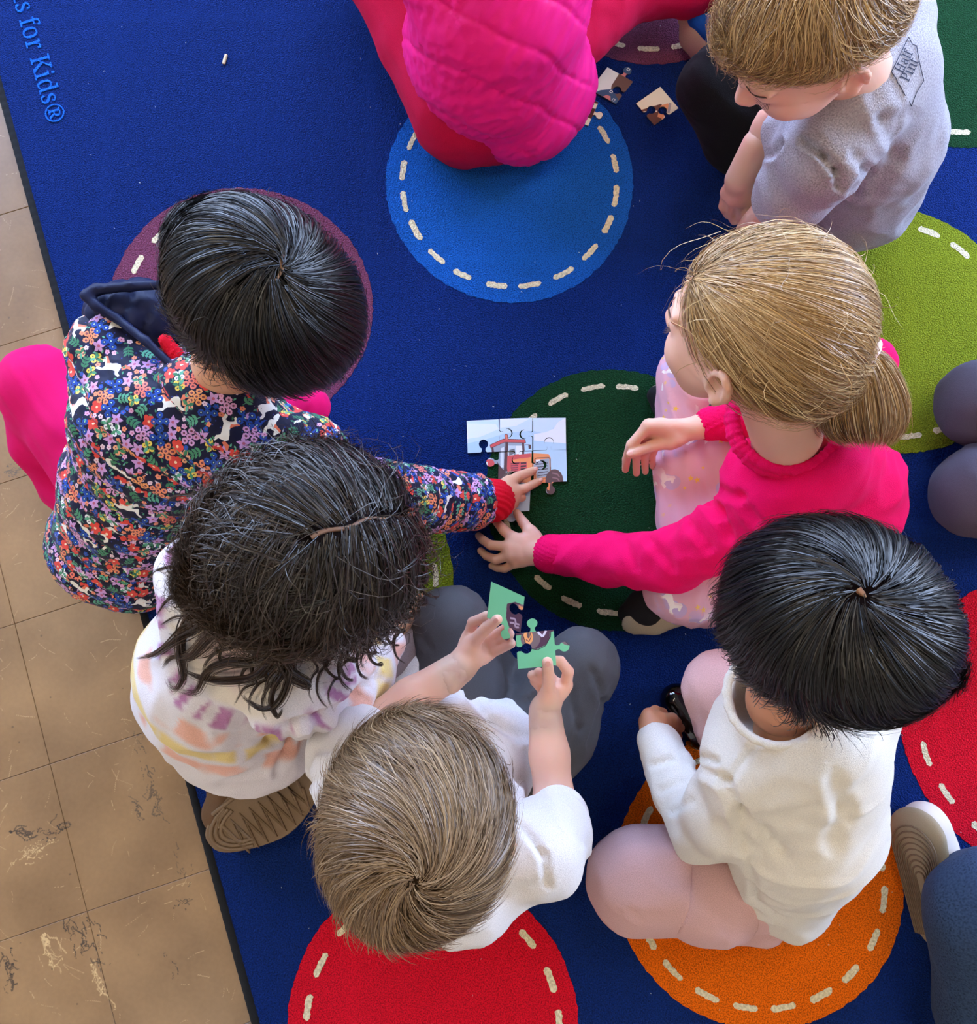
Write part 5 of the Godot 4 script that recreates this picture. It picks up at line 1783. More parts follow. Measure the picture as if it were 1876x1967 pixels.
# ------------------------------------------------------------------ the child in the flowered jacket
func build_floral() -> void:
	var who := person(235, 1000, "black-bobbed child in a navy flowered quilted jacket reaching towards the jigsaw")
	var b := Buf.new()
	var c := at(520, 582, .535)
	var B := head_basis(Vector3(.70, -.50, .50), Vector3(.35, .85, .15))
	head_into(b, c, B, at(435, 700, .42), SKIN_B, .95)
	core_into(b, [[[240, 990, .12, 80], [330, 850, .30, 85], [430, 710, .42, 48]], [[540, 900, .33, 34], [680, 945, .24, 28], [800, 962, .14, 26], [950, 960, .055, 24]]], SKIN_B)
	var fi := [[978, 926, .05, 12], [996, 915, .044, 10.5], [1012, 909, .032, 9.5], [1024, 904, .024, 8.5]]
	var fm := [[986, 943, .05, 11.5], [1008, 938, .042, 10], [1022, 931, .03, 9], [1034, 925, .022, 8]]
	hand_into(b, SKIN_B, [[920, 958, .055, 27], [956, 955, .05, 26]], [
		[[968, 934, .04, 12], [984, 926, .03, 10], [998, 920, .022, 8]],
		fi, fm,
		[[986, 958, .045, 11], [1000, 955, .034, 10], [1003, 956, .024, 8]],
		[[978, 972, .04, 11], [988, 968, .03, 9], [990, 966, .022, 8]]])
	nail(who, fi[3], fi[2])
	nail(who, fm[3], fm[2])
	body_done(who, b)
	lashes(who, c, B, Color(.06, .05, .05))
	# quilted jacket
	MAT.floral = fabric(Color.WHITE, 1.0, .0, .6, .2)
	MAT.floral.heightmap_enabled = false
	MAT.floral.uv1_triplanar_sharpness = 60.0
	MAT.floral.uv1_scale = Vector3(1, 1, 1) * (1.0 / .265)
	MAT.floral.albedo_texture = floral_print()
	var s := Sdf.new(0.005)
	s.chain(qs([[240, 1030, .12, 126], [275, 930, .22, 144], [330, 830, .32, 145], [400, 760, .37, 105]]), .06)
	s.chain(qs([[215, 680, .36, 82], [250, 780, .34, 110]]), .05)
	s.chain(qs([[470, 860, .34, 110], [590, 870, .32, 75]]), .05)
	s.chain(qs([[540, 905, .33, 88], [680, 945, .24, 72], [800, 962, .14, 64], [905, 964, .065, 54]]), .03)
	s.chain(qs([[205, 1055, .10, 98], [262, 1085, .09, 84]]), .04)
	s.ball(at(275, 605, .47), Vector3(.075, .075, .048), Basis.IDENTITY, .015, true)
	var ax := (at(430, 720, .40) - at(190, 1060, .12)).normalized()
	var arm_a := at(560, 900, .33)
	var ad := (at(905, 964, .065) - arm_a).normalized()
	var wn := wrinkle_noise
	part(who, "quilted_jacket", s, MAT.floral, null, func(p: Vector3, n: Vector3) -> float:
		var u := p.dot(ax)
		if (p - arm_a).dot(ad) > .05: u = p.dot(ad)
		u += .008 * wn.get_noise_3dv(p * 9.0)
		var f := absf(fposmod(u / .036, 1.0) - .5) * 2.0
		return .006 * (1.0 - pow(f, 5.0)) - .004 + .0022 * wn.get_noise_3dv((p - ax * p.dot(ax)) * 60.0 + ax * p.dot(ax) * 22.0))
	var hd := Sdf.new(.005)
	hd.ball(at(262, 606, .372), Vector3(.064, .034, .044), Basis.IDENTITY, .02)
	hd.chain(qs([[280, 622, .375, 40], [340, 642, .37, 42]]), .02)
	var navy := fabric(Color(.055, .085, .22), 8.0, .01, .5, .3)
	part(who, "hood_lining", hd, navy, null, func(p: Vector3, n: Vector3) -> float:
		var u := absf(fposmod((p.x * .9 + p.z * .4) / .028, 1.0) - .5) * 2.0
		return .004 * (1.0 - pow(u, 4.0)) + .0025 * wn.get_noise_3dv(p * 50.0))
	var rm := Sdf.new(.004)
	rm.chain(qs([[335, 546, .42, 9], [250, 550, .42, 10], [185, 556, .415, 11], [166, 568, .415, 11], [185, 588, .415, 10], [225, 612, .41, 9], [280, 655, .42, 9], [340, 712, .42, 9], [420, 760, .41, 8], [500, 785, .40, 7]]), .005)
	part(who, "hood_binding", rm, navy)
	var kn := Sdf.new(.003)
	kn.chain(qs([[318, 655, .415, 13], [338, 685, .41, 15], [380, 722, .40, 14]]), .006)
	part(who, "knitted_collar", kn, MAT.red_knit, null, ribs(.0013, Vector3(1, .2, .9), .006))
	var cf := Sdf.new(.003)
	cf.chain(qs([[918, 964, .06, 44], [948, 961, .055, 41]]), .008)
	part(who, "knitted_cuff", cf, MAT.red_knit, null, ribs(.0014, Vector3(-.12, .35, 1), .0078))
	solid(who, "leggings", .007, [[[240, 960, .11, 100], [150, 830, .13, 84], [80, 742, .14, 74]], [[78, 745, .135, 73], [90, 850, .085, 62], [118, 930, .06, 42], [180, 1010, .06, 40]], [[340, 900, .11, 90], [480, 830, .14, 60], [590, 780, .15, 38]], [[590, 785, .14, 38], [560, 830, .07, 40]]], .02, MAT.magenta, folds(.004, Vector3(.5, 0, .8), 22, 5))
	hair_cap(who, c, B, Vector3(0, .019, -.014), Vector3(.073, .077, .088), Color(.045, .042, .042), Vector3(0, -.065, .088), Vector3(.08, .078, .06))
	var h := Buf.new()
	var wl := whorl_at(c, B, Vector3(0, .018, -.014), Vector3(.078, .082, .092), 538, 512)
	strands(h, c, B, {"n": 17000, "seed": 51, "R": Vector3(.076, .080, .090), "ctr": Vector3(0, .018, -.014), "whorl": wl, "swirl": .7, "len": [.175, .215], "len_at": .75, "grav": .2, "thick": .010, "cols": BLACK, "r": .00038, "seg": 9, "jit": .07, "front": .28, "back": -.5, "clump": .03})
	parting(who, c, B, Vector3(0, .018, -.014), Vector3(.0742, .0782, .0882), [[547, 484], [539, 500], [542, 518], [532, 536], [522, 540]], .0022, Color(.70, .53, .42))
	mi("hair", h.mesh(who.position), MAT.hair_v, who)

# ------------------------------------------------------------------ the girl in the tie-dyed sweatshirt
func build_curly() -> void:
	var who := person(470, 1380, "dark curly-haired girl in a pastel tie-dyed sweatshirt leaning towards the jigsaw")
	var b := Buf.new()
	var c := at(622, 1052, .545)
	var B := head_basis(Vector3(.82, -.46, -.34), Vector3(.45, .87, -.12))
	head_into(b, c, B, at(520, 1150, .42), SKIN_B, .98)
	core_into(b, [[[450, 1370, .12, 85], [440, 1270, .28, 85], [510, 1160, .41, 50]], [[570, 1310, .36, 38], [680, 1290, .22, 32], [765, 1195, .15, 25]]], SKIN_B)
	hand_into(b, SKIN_B, [[762, 1200, .15, 25], [782, 1175, .14, 23]], [
		[[796, 1160, .13, 11], [806, 1150, .11, 10], [812, 1145, .09, 8]], [[802, 1168, .13, 11], [814, 1162, .10, 10], [818, 1160, .08, 8]], [[804, 1178, .125, 11], [815, 1174, .10, 9], [818, 1172, .08, 8]], [[800, 1186, .12, 10], [810, 1186, .10, 9], [813, 1185, .08, 7.5]], [[786, 1160, .125, 11], [790, 1150, .11, 10], [796, 1144, .09, 8]]])
	body_done(who, b)
	lashes(who, c, B, Color(.1, .07, .06))
	var s := Sdf.new(0.005)
	s.chain(qs([[455, 1385, .12, 130], [420, 1290, .26, 150], [470, 1180, .37, 115]]), .06)
	s.chain(qs([[400, 1120, .37, 92], [480, 1200, .39, 95], [555, 1300, .37, 100]]), .05)
	s.chain(qs([[560, 1310, .37, 98], [630, 1310, .27, 82], [690, 1290, .21, 66], [735, 1235, .175, 44]]), .03)
	s.chain(qs([[405, 1125, .37, 86], [500, 1070, .30, 58], [620, 1060, .2, 46]]), .03)
	s.chain(qs([[460, 1430, .10, 78], [530, 1412, .11, 84]]), .05)
	s.chain(qs([[360, 1330, .16, 100]]), .05)
	var ctr := at(500, 1205, .40)
	var nz := wrinkle_noise
	var white := lin(Color(.93, .91, .92))
	var peach := lin(Color(.95, .70, .60))
	var plum := lin(Color(.74, .52, .68))
	var sun := lin(Color(.95, .85, .55))
	var creamy := lin(Color(.95, .90, .80))
	var sw := part(who, "tie_dyed_sweatshirt", s, MAT.tie_dye, func(p: Vector3, n: Vector3) -> Color:
		var d := p - ctr
		var r := Vector3(d.x, d.y * 1.15, d.z).length() + nz.get_noise_3dv(p * 11.0) * .014
		var a := atan2(d.z, d.x)
		var bl := nz.get_noise_3dv(Vector3(cos(a) * 3.4, r * 9.0, sin(a) * 3.4))
		var blot := smoothstep(-.22, .10, bl + .05)
		var o := white
		o = o.lerp(peach, smoothstep(.095, .03, r) * .9 * smoothstep(-.3, .2, nz.get_noise_3dv(p * 14.0) + .05))
		o = o.lerp(creamy, smoothstep(.022, .0, absf(r - .085) - .004) * .7)
		o = o.lerp(plum, smoothstep(.026, .012, absf(r - .128)) * smoothstep(-.12, .12, nz.get_noise_3dv(Vector3(cos(a) * 6.0, r * 6.0, sin(a) * 6.0)) + .04))
		o = o.lerp(peach, smoothstep(.024, .010, absf(r - .180)) * blot * .9)
		o = o.lerp(sun, smoothstep(.022, .010, absf(r - .228)) * smoothstep(-.15, .12, nz.get_noise_3dv(Vector3(cos(a) * 4.0, 3.0, sin(a) * 4.0)) + .06))
		o = o.lerp(peach, smoothstep(.028, .012, absf(r - .280)) * blot * .9)
		return o, creased(folds(.007, Vector3(-.2, -.1, 1), 12, 6), [[[[540, 1400], [620, 1380], [690, 1340], [720, 1300]], .010, 12], [[[560, 1395], [550, 1440], [530, 1480]], .006, 10], [[[420, 1410], [520, 1420], [560, 1405]], .004, 12], [[[350, 1330], [420, 1370], [520, 1385]], .004, 16], [[[610, 1390], [600, 1440]], .006, 10]]))
	solid(who, "trousers", .007, [[[520, 1390, .10, 100], [640, 1330, .11, 78], [755, 1250, .12, 60]], [[760, 1250, .11, 58], [700, 1310, .06, 48], [600, 1390, .05, 44]], [[470, 1300, .10, 90], [600, 1180, .11, 76], [730, 1110, .12, 60]]], .02, MAT.taupe, folds(.004, Vector3(.7, 0, -.5), 18, 5))
	boot(who)
	# hair: close layer with a parting, curls over the head, long locks down the back
	hair_cap(who, c, B, Vector3(0, .020, -.016), Vector3(.076, .080, .092), Color(.085, .065, .055), Vector3(0, -.06, .088), Vector3(.075, .07, .06))
	var h := Buf.new()
	var R := Vector3(.079, .083, .095)
	var side := Vector3(.86, 0, -.35).normalized()
	for e in [-1, 1]:
		var sd := float(e)
		strands(h, c, B, {"n": 7000, "seed": 60 + e, "R": R, "ctr": Vector3(0, .019, -.016), "whorl": Vector3(-sd * .25, .93, -.05), "swirl": 0.0, "comb": Vector3(sd * .7, 0, -.5), "len": [.17, .23], "len_at": .5, "grav": .25, "thick": .016, "cols": DARK, "r": .0004, "seg": 16, "jit": .16, "front": .30, "back": -.5, "curl": .011, "curl_n": 2.0, "stick": .4, "low_stick": .3, "clump": .045, "tip": Color(.26, .19, .14),
			"mask": func(d: Vector3, r: RandomNumberGenerator) -> bool: return d.x * sd > .012 or d.z < -.35})
	for e in [-1, 1]:
		var sd := float(e)
		strands(h, c, B, {"n": 1100, "seed": 66 + e, "R": R, "ctr": Vector3(0, .019, -.016), "whorl": Vector3(-sd * .8, .6, 0), "swirl": 0.0, "comb": Vector3(sd * .3, 0, -.35), "len": [.10, .17], "grav": .2, "thick": .010, "cols": DARK, "r": .0004, "seg": 12, "jit": .12, "front": .28, "back": -.4, "curl": .005, "curl_n": 1.5, "clump": .03,
			"mask": func(d: Vector3, r: RandomNumberGenerator) -> bool: return d.x * sd < .25 and d.x * sd > .015 and d.y > .2})
	strands(h, c, B, {"n": 500, "seed": 63, "R": R, "ctr": Vector3(0, .019, -.016), "whorl": Vector3(0, .93, -.1), "len": [.12, .22], "grav": .1, "thick": .02, "cols": DARK, "r": .0003, "seg": 16, "jit": .5, "front": .25, "back": -.4, "curl": .014, "curl_n": 2.4, "stick": .3, "tip": Color(.26, .19, .14)})
	var pb := Buf.new()
	var pp := PackedVector3Array()
	for i in 13:
		var an := lerpf(-.30, .75, i / 12.0)
		pp.push_back(c + B * (Vector3(0, .019, -.016) + Vector3(.002 * sin(i * 1.1), cos(an) * .0820, sin(an) * .0940)))
	pb.tube(pp, .0026, .0016, lin(Color(.55, .42, .34)), 6, Vector3.UP, .5)
	mi("parting", pb.mesh(who.position), MAT.skin, who)
	var lk := [
		[[470, 1100, .46, 14], [400, 1150, .44, 14], [360, 1190, .44, 12], [345, 1240, .43, 10], [352, 1300, .42, 10], [335, 1325, .42, 8], [318, 1300, .42, 5]],
		[[480, 1130, .46, 14], [420, 1160, .45, 16], [385, 1200, .45, 14], [350, 1220, .45, 10], [300, 1255, .44, 7], [262, 1265, .43, 4]],
		[[560, 1180, .46, 14], [530, 1230, .45, 14], [490, 1270, .44, 10], [440, 1275, .44, 10], [400, 1290, .44, 9], [375, 1330, .43, 8], [340, 1325, .43, 5]],
		[[540, 1200, .46, 12], [525, 1260, .44, 10], [490, 1300, .43, 9], [430, 1308, .43, 8], [380, 1300, .43, 7], [350, 1285, .43, 4]],
		[[580, 1200, .45, 16], [550, 1250, .44, 14], [560, 1290, .44, 9], [590, 1310, .44, 8], [588, 1318, .44, 7], [550, 1300, .43, 6], [535, 1270, .43, 4]],
		[[560, 1240, .44, 12], [555, 1300, .44, 9], [535, 1350, .43, 8], [505, 1362, .43, 7], [475, 1345, .43, 6], [466, 1332, .43, 4]],
		[[560, 1280, .44, 8], [530, 1310, .44, 7], [520, 1345, .43, 6], [532, 1376, .43, 5], [543, 1360, .43, 3]],
		[[430, 1060, .46, 14], [370, 1100, .44, 12], [350, 1120, .44, 10], [345, 1150, .43, 8], [380, 1140, .43, 6]],
		[[440, 1030, .46, 14], [380, 1060, .44, 12], [355, 1085, .44, 8], [372, 1110, .43, 6], [400, 1095, .43, 4]],
		[[600, 1190, .46, 16], [610, 1230, .42, 14], [640, 1250, .41, 10], [620, 1270, .42, 7], [600, 1255, .42, 4]],
		[[690, 1160, .46, 18], [700, 1210, .42, 14], [680, 1240, .40, 10], [650, 1235, .40, 8], [660, 1215, .40, 4]],
		[[740, 1130, .46, 16], [760, 1160, .42, 12], [745, 1185, .41, 9], [720, 1180, .41, 6], [735, 1165, .41, 4]],
		[[780, 1060, .48, 14], [795, 1090, .45, 10], [780, 1110, .44, 8], [765, 1095, .44, 5]],
		[[500, 1160, .46, 18], [440, 1190, .45, 18], [400, 1225, .45, 14], [365, 1260, .44, 10], [330, 1262, .44, 6], [310, 1285, .43, 4]],
		[[520, 1170, .47, 18], [470, 1200, .46, 14], [420, 1205, .45, 12], [390, 1180, .45, 9], [410, 1160, .45, 5]],
		[[470, 1150, .46, 10], [430, 1230, .44, 4], [400, 1260, .44, 3], [370, 1265, .44, 2]]]
	for i in lk.size(): lock(h, lk[i], 80 if i < 15 else 10, .0004, LOCKS, 640 + i, .35, 56, s)
	var rg := RandomNumberGenerator.new()
	rg.seed = 5151
	for k in 46:
		var an := lerpf(.05, 3.75, (k + rg.randf()) / 46.0)
		var dr := Vector2.from_angle(an)
		var st := Vector2(612, 1052) + dr * Vector2(165, 160)
		var pth := []
		var ph := rg.randf() * TAU
		var amp := rg.randf_range(7, 15)
		var stp := rg.randf_range(8, 13) * (1.25 if an > 1.4 else .8)
		var bend := dr.orthogonal() * rg.randf_range(-5, 5) + Vector2(-2.5, 3.5)
		for i in 10:
			var e := st + dr * (i * stp) + bend * i + dr.orthogonal() * amp * sin(i * 1.35 + ph) * minf(1.0, i / 3.0) + dr * amp * cos(i * 1.35 + ph) * minf(1.0, i / 3.0)
			pth.append([e.x, e.y, .515 - i * .014, 6.0 - i * .4])
		lock(h, pth, 34, .0004, LOCKS, 900 + k, .35, 34, s if an > 1.3 else null)
	mi("hair", h.mesh(who.position), MAT.hair_v, who)

# sheepskin boots: one lies sole up behind her
func boot(who: Node3D) -> void:
	var up := Sdf.new(.005)
	up.chain(qs([[430, 1560, .045, 42], [560, 1480, .05, 50], [640, 1420, .06, 50]]), .02)
	up.chain(qs([[425, 1490, .05, 36], [470, 1440, .06, 45]]), .02)
	part(who, "boot_upper", up, fabric(Color(.40, .29, .19), 6.0, .04))
	# the sole: an outline laid flat on its own tilted plane, with raised tread bars
	var O := at(500, 1562, .085)
	var X := (at(585, 1500, .085) - at(415, 1622, .085)).normalized()
	var N := Vector3(-.08, .93, .35).normalized()
	var Y := N.cross(X).normalized()
	X = Y.cross(N).normalized()
	var outline := PackedVector2Array()
	for i in 40:
		var a := TAU * i / 40.0
		var x := cos(a) * .098
		var w := .046 + .006 * sin(x * 22.0 + .6) - .010 * smoothstep(.0, .098, x)
		outline.push_back(Vector2(x, signf(sin(a)) * pow(absf(sin(a)), .75) * w))
	var b := Buf.new()
	var P := func(v: Vector2, e: float) -> Vector3: return O + X * v.x + Y * v.y + N * e
	var n := outline.size()
	for i in n:
		var a := outline[i]
		var d := outline[(i + 1) % n]
		var prev := -0.022
		for lv in [[-.016, 1.0], [-.015, .97], [-.011, 1.0], [-.010, .97], [-.006, 1.0], [-.005, .97], [-.001, .99], [0.0, .96]]:
			var k0: float = .985 if prev < -.02 else b.get_meta("k") if b.has_meta("k") else 1.0
			b.quad(P.call(a * k0, prev), P.call(d * k0, prev), P.call(d * (lv[1] as float), lv[0]), P.call(a * (lv[1] as float), lv[0]))
			prev = lv[0]
			b.set_meta("k", lv[1])
		b.set_meta("k", 1.0)
		b.quad(P.call(a * .96, 0), P.call(d * .96, 0), P.call(Vector2.ZERO, 0), P.call(Vector2.ZERO, 0))
		b.quad(P.call(d * .985, -.022), P.call(a * .985, -.022), P.call(Vector2.ZERO, -.022), P.call(Vector2.ZERO, -.022))
	mi("boot_sole", b.mesh(who.position), MAT.rubber_tan, who)
	var tr := Buf.new()
	var bar := func(pl: Array):
		var pts := PackedVector3Array()
		for e in pl: pts.push_back(P.call(Vector2(e[0], e[1]), .0006))
		tr.tube(pts, .0031, .0031, Color.WHITE, 6, N, 0.0)
	for lay in 2:
		var zz := []
		for i in 17:
			var x := -.060 + i * .0086
			var top := .014 if lay == 0 else .000
			var low := -.034 if lay == 0 else -.040
			low *= 1.0 - .35 * smoothstep(.03, .08, x)
			zz.append([x, top if i % 2 == 0 else low])
		bar.call(zz)
	bar.call([[-.062, .036], [-.02, .0405], [.03, .0395], [.075, .028]])
	bar.call([[-.066, .014], [-.058, .028], [-.04, .033]])
	for k in 3:
		var z3 := []
		for i in 9:
			var a := lerpf(-1.2, 1.2, i / 8.0)
			z3.append([-(.058 + k * .009) * cos(a) - .012, sin(a) * (.028 + k * .005)])
		bar.call(z3)
	mi("tread", tr.mesh(who.position), MAT.rubber_tan, who)

# ------------------------------------------------------------------ the child in the pink quilted jacket, back turned, head above the picture
func build_pink() -> void:
	var who := person(950, 150, "child in a bright pink quilted jacket sitting with back turned on the sky blue dot")
	var b := Buf.new()
	var c := at(985, -330, .50)
	var B := head_basis(Vector3(.1, -.4, -.9), Vector3(0, .9, -.4))
	head_into(b, c, B, at(975, -190, .40), SKIN_B, 1.0, .006)
	core_into(b, [[[950, 150, .12, 100], [965, 0, .28, 90], [975, -180, .40, 50]], [[800, -120, .33, 40], [740, -330, .16, 34]], [[1130, -120, .33, 40], [1200, -330, .16, 34]]], SKIN_B)
	for e in [-1.0, 1.0]:
		var x := 738.0 if e < 0 else 1202.0
		hand_into(b, SKIN_B, [[x, -320, .17, 26], [x + 4, -360, .15, 24]], [[[x - 14, -390, .14, 11], [x - 16, -420, .10, 8]], [[x - 2, -396, .14, 11], [x - 2, -430, .10, 8]], [[x + 10, -394, .14, 11], [x + 12, -424, .10, 8]], [[x + 20, -386, .14, 10], [x + 24, -412, .10, 8]], [[x - e * 22, -372, .14, 11], [x - e * 34, -392, .12, 8]]], .012, .004)
	body_done(who, b)
	var s := Sdf.new(0.005)
	s.chain(qs([[990, 195, .10, 105], [950, 100, .17, 162], [960, 0, .26, 172], [975, -110, .34, 150]]), .06)
	s.chain(qs([[868, 75, .12, 88], [1050, 160, .09, 95]]), .06)
	s.chain(qs([[1010, 225, .07, 66]]), .05)
	s.chain(qs([[830, -110, .34, 85], [975, -140, .37, 85], [1110, -120, .34, 85]]), .05)
	s.chain(qs([[820, -110, .34, 78], [745, -230, .24, 62], [738, -330, .16, 50]]), .03)
	s.chain(qs([[1120, -120, .34, 78], [1200, -230, .24, 62], [1202, -330, .16, 50]]), .03)
	var wn := wrinkle_noise
	var dq := Vector3(-.45, -.55, .75).normalized()
	var pk := fabric(Color(.97, .10, .50), 9.0, .01, .55, .4)
	part(who, "quilted_jacket", s, pk, null, func(p: Vector3, n: Vector3) -> float:
		var u := p.dot(dq) + .010 * wn.get_noise_3dv(p * 6.0)
		var f := absf(fposmod(u / .066, 1.0) - .5) * 2.0
		return .0042 * (1.0 - pow(f, 14.0)) - .003 + .003 * wn.get_noise_3dv((p - dq * p.dot(dq)) * 60.0 + dq * p.dot(dq) * 12.0))
	var tp := Sdf.new(.004)
	tp.chain(qs([[762, 130, .10, 7], [778, 175, .085, 7], [820, 212, .07, 7], [880, 258, .055, 7], [950, 297, .045, 7], [1010, 308, .04, 7], [1055, 296, .04, 7]]), .004)
	part(who, "hem_piping", tp, fabric(Color(.95, .45, .68)))
	solid(who, "trousers", .007, [[[900, 190, .08, 125], [820, 80, .09, 90], [740, -60, .11, 80], [690, -160, .12, 70]], [[690, -160, .11, 66], [860, -240, .06, 50]], [[1040, 80, .10, 100], [1200, -40, .11, 74], [1322, -42, .10, 62]], [[1322, -42, .10, 62], [1200, -160, .06, 50]], [[880, 232, .05, 60], [960, 248, .05, 55]]], .025, MAT.crimson, folds(.004, Vector3(-.5, 0, -.8), 18, 5))
	hair_cap(who, c, B, Vector3(0, .012, -.016), Vector3(.083, .087, .097), Color(.16, .11, .08), Vector3(0, -.06, .088), Vector3(.075, .07, .06))
	var h := Buf.new()
	strands(h, c, B, {"n": 900, "seed": 71, "R": Vector3(.084, .088, .098), "whorl": Vector3(0, .9, -.3), "len": [.15, .2], "grav": .3, "thick": .01, "cols": DARK, "r": .0013, "seg": 8})
	mi("hair", h.mesh(who.position), MAT.hair_v, who)

# ------------------------------------------------------------------ children who only reach into the picture
func build_fleece() -> void:
	var who := person(2120, 860, "child in grey fleece trousers with two folded knees at the edge of the lime dot")
	var b := Buf.new()
	var c := at(2420, 800, .53)
	var B := head_basis(Vector3(-.85, -.45, .1), Vector3(-.4, .9, 0))
	head_into(b, c, B, at(2350, 850, .41), SKIN_A, 1.0, .006)
	for e in [[2075, 762, 1], [2075, 978, -1]]:
		var x: float = e[0]
		var y: float = e[1]
		var g: float = e[2]
		hand_into(b, SKIN_A, [[x, y, .16, 25], [x - 35, y + 10 * g, .15, 23]], [[[x - 62, y + 4 * g, .14, 11], [x - 90, y + 6 * g, .12, 8]], [[x - 66, y + 14 * g, .14, 11], [x - 96, y + 18 * g, .12, 8]], [[x - 64, y + 24 * g, .14, 11], [x - 92, y + 30 * g, .12, 8]], [[x - 58, y + 32 * g, .14, 10], [x - 82, y + 40 * g, .12, 8]], [[x - 46, y - 10 * g, .14, 11], [x - 66, y - 20 * g, .13, 8]]], .012, .004)
	core_into(b, [[[2160, 860, .12, 90], [2270, 850, .28, 85], [2350, 850, .41, 46]]], SKIN_A)
	body_done(who, b)
	solid(who, "trousers", .008, [[[2170, 820, .11, 110], [2030, 770, .10, 92], [1880, 775, .085, 82]], [[2170, 900, .11, 110], [2030, 950, .10, 96], [1884, 945, .085, 86]], [[1882, 945, .08, 80], [2010, 880, .05, 46]]], .02, MAT.fleece, folds(.006, Vector3(1, 0, .1), 12, 4))
	solid(who, "sweatshirt", .01, [[[2165, 860, .13, 130], [2250, 855, .26, 145], [2330, 855, .35, 110]], [[2300, 740, .34, 70], [2350, 855, .37, 90], [2290, 980, .34, 75]], [[2300, 735, .33, 62], [2200, 700, .22, 55], [2080, 760, .16, 40]], [[2290, 985, .33, 64], [2180, 1030, .22, 55], [2080, 980, .16, 40]]], .05, mat(Color(.35, .42, .5), .9))
	hair_cap(who, c, B, Vector3(0, .012, -.016), Vector3(.083, .087, .097), Color(.22, .15, .10), Vector3(0, -.06, .088), Vector3(.075, .07, .06))

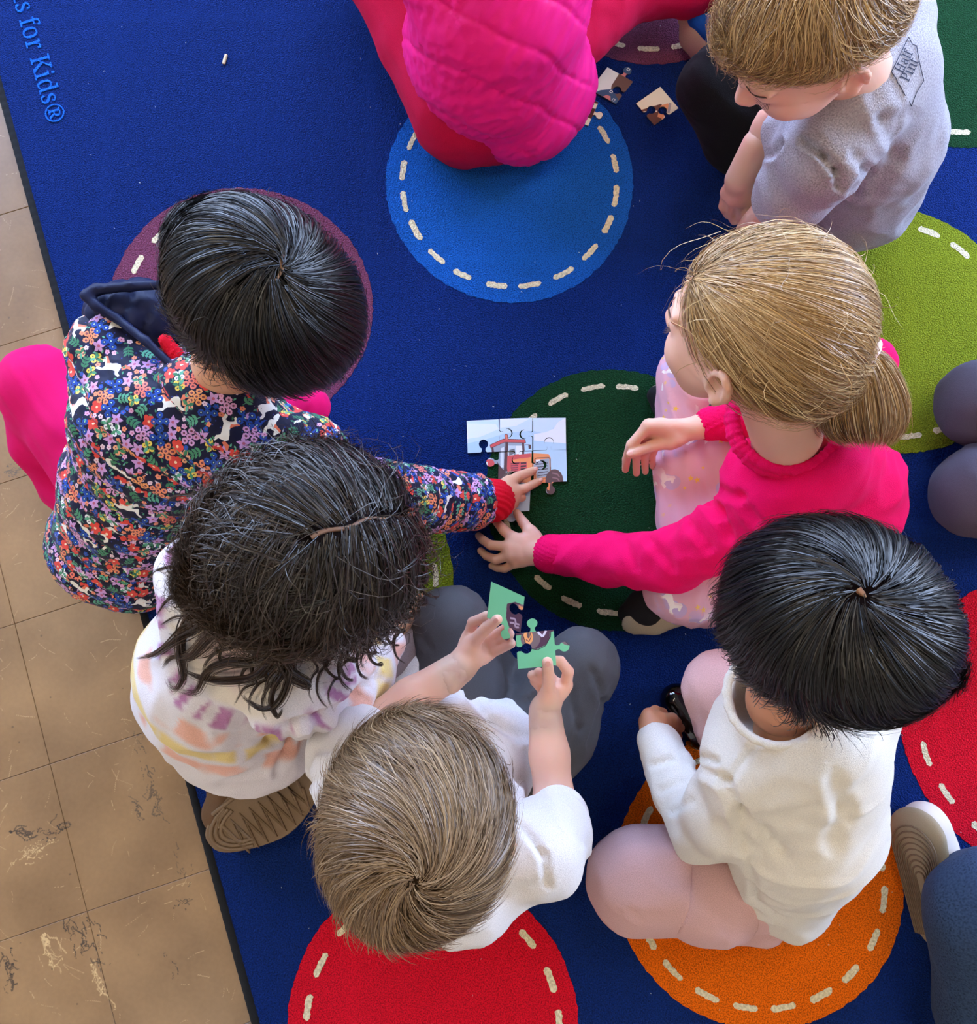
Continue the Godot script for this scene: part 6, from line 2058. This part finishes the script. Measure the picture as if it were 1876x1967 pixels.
func build_jeans() -> void:
	var who := person(2130, 1880, "child in blue jeans and tan soled shoes kneeling beside the orange dot")
	var b := Buf.new()
	var c := at(2420, 2000, .53)
	var B := head_basis(Vector3(-.6, -.45, -.6), Vector3(-.3, .9, -.3))
	head_into(b, c, B, at(2360, 2010, .41), SKIN_A, 1.0, .006)
	for e in [[2105, 1742, 1], [2075, 2142, -1]]:
		var x: float = e[0]
		var y: float = e[1]
		var g: float = e[2]
		hand_into(b, SKIN_A, [[x, y, .16, 25], [x - 35, y + 10 * g, .15, 23]], [[[x - 62, y + 4 * g, .14, 11], [x - 90, y + 6 * g, .12, 8]], [[x - 66, y + 14 * g, .14, 11], [x - 96, y + 18 * g, .12, 8]], [[x - 64, y + 24 * g, .14, 11], [x - 92, y + 30 * g, .12, 8]], [[x - 58, y + 32 * g, .14, 10], [x - 82, y + 40 * g, .12, 8]], [[x - 46, y - 10 * g, .14, 11], [x - 66, y - 20 * g, .13, 8]]], .012, .004)
	core_into(b, [[[2150, 1900, .12, 90], [2260, 1950, .28, 85], [2350, 2000, .41, 46]]], SKIN_A)
	body_done(who, b)
	var dn := fabric(Color(.21, .28, .38), 1.5, .12, .9, .3)
	dn.albedo_texture = speckle(512, .45, Color(.42, .47, .52), Color(1.5, 1.5, 1.5), 35, 1)
	solid(who, "jeans", .007, [[[2140, 1800, .11, 120], [1990, 1800, .12, 140], [1905, 1760, .13, 118]], [[1915, 1790, .12, 122], [1920, 1950, .09, 115], [1940, 2120, .07, 95]], [[2140, 1950, .11, 120], [2060, 2080, .12, 110], [2000, 2240, .12, 100]], [[1905, 1735, .10, 96], [1892, 1722, .08, 78]]], .03, dn, folds(.004, Vector3(.1, 0, 1), 14, 4))
	solid(who, "jumper", .01, [[[2150, 1880, .13, 130], [2250, 1940, .26, 145], [2330, 2000, .35, 110]], [[2310, 1890, .34, 70], [2350, 2000, .37, 90], [2290, 2110, .34, 75]], [[2310, 1890, .33, 62], [2220, 1790, .22, 55], [2110, 1740, .16, 40]], [[2290, 2110, .33, 64], [2180, 2180, .22, 55], [2080, 2140, .16, 40]]], .05, mat(Color(.5, .42, .4), .9))
	# shoe turned on its side: ridged sole towards the circle
	var N := Vector3(-.80, .50, .22).normalized()
	var A := at(1758, 1590, .055)
	var X := (at(1800, 1770, .04) - A).normalized()
	var Y := N.cross(X).normalized()
	X = Y.cross(N).normalized()
	var O := A + X * .072
	var us := Sdf.new(.0045)
	us.cap(O - X * .062 - N * .022, O + X * .06 - N * .028, .034, .032, .02)
	us.cap(O - X * .075 - N * .02, O - X * .03 - N * .035, .026, .03, .02)
	part(who, "shoe_upper", us, mat(Color(.86, .80, .74), .7))
	var ss := Sdf.new(.0035)
	ss.cap(O - X * .058, O + X * .01, .045, .038, .02, false, N, .36)
	ss.cap(O + X * .01, O + X * .075, .038, .036, .02, false, N, .36)
	part(who, "shoe_sole", ss, tri(mat(Color(.62, .545, .42), .7), 5.0, MAT.weave_c))
	var rd := Buf.new()
	for k in 9:
		var pts := PackedVector3Array()
		var w := .034 - k * .0034
		var y0 := -.080 + k * .0085
		for i in 25:
			var a := lerpf(-PI * .5, PI * .5, i / 24.0)
			var v := Vector2(y0 + (1.0 - cos(a)) * w * 1.1, sin(a) * w)
			pts.push_back(O + X * v.x + Y * v.y + N * (.0158 - .10 * v.y * v.y))
		pts.insert(0, O + X * (.085) + Y * -w * .9 + N * (.0128))
		pts.append(O + X * (.085) + Y * w * .9 + N * (.0128))
		rd.tube(pts, .0013, .0013, Color.WHITE, 5, N, 0.0)
	mi("tread", rd.mesh(who.position), MAT.rubber_tan, who)
	hair_cap(who, c, B, Vector3(0, .012, -.016), Vector3(.083, .087, .097), Color(.12, .09, .07), Vector3(0, -.06, .088), Vector3(.075, .07, .06))

func _ready() -> void:
	MAT.white_paint = mat(Color(0.93, 0.93, 0.91), 0.5)
	set_view()
	build_room()
	build_floor()
	build_rug()
	build_puzzle()
	people_materials()
	MAT.tie_dye = fabric(Color.WHITE)
	MAT.tie_dye.vertex_color_use_as_albedo = true
	build_boy()
	print("boy ", Time.get_ticks_msec())
	build_cream()
	print("cream ", Time.get_ticks_msec())
	build_blonde()
	print("blonde ", Time.get_ticks_msec())
	build_grey()
	print("grey ", Time.get_ticks_msec())
	build_floral()
	print("floral ", Time.get_ticks_msec())
	build_curly()
	print("curly ", Time.get_ticks_msec())
	build_pink()
	build_fleece()
	build_jeans()
	print("done ", Time.get_ticks_msec())
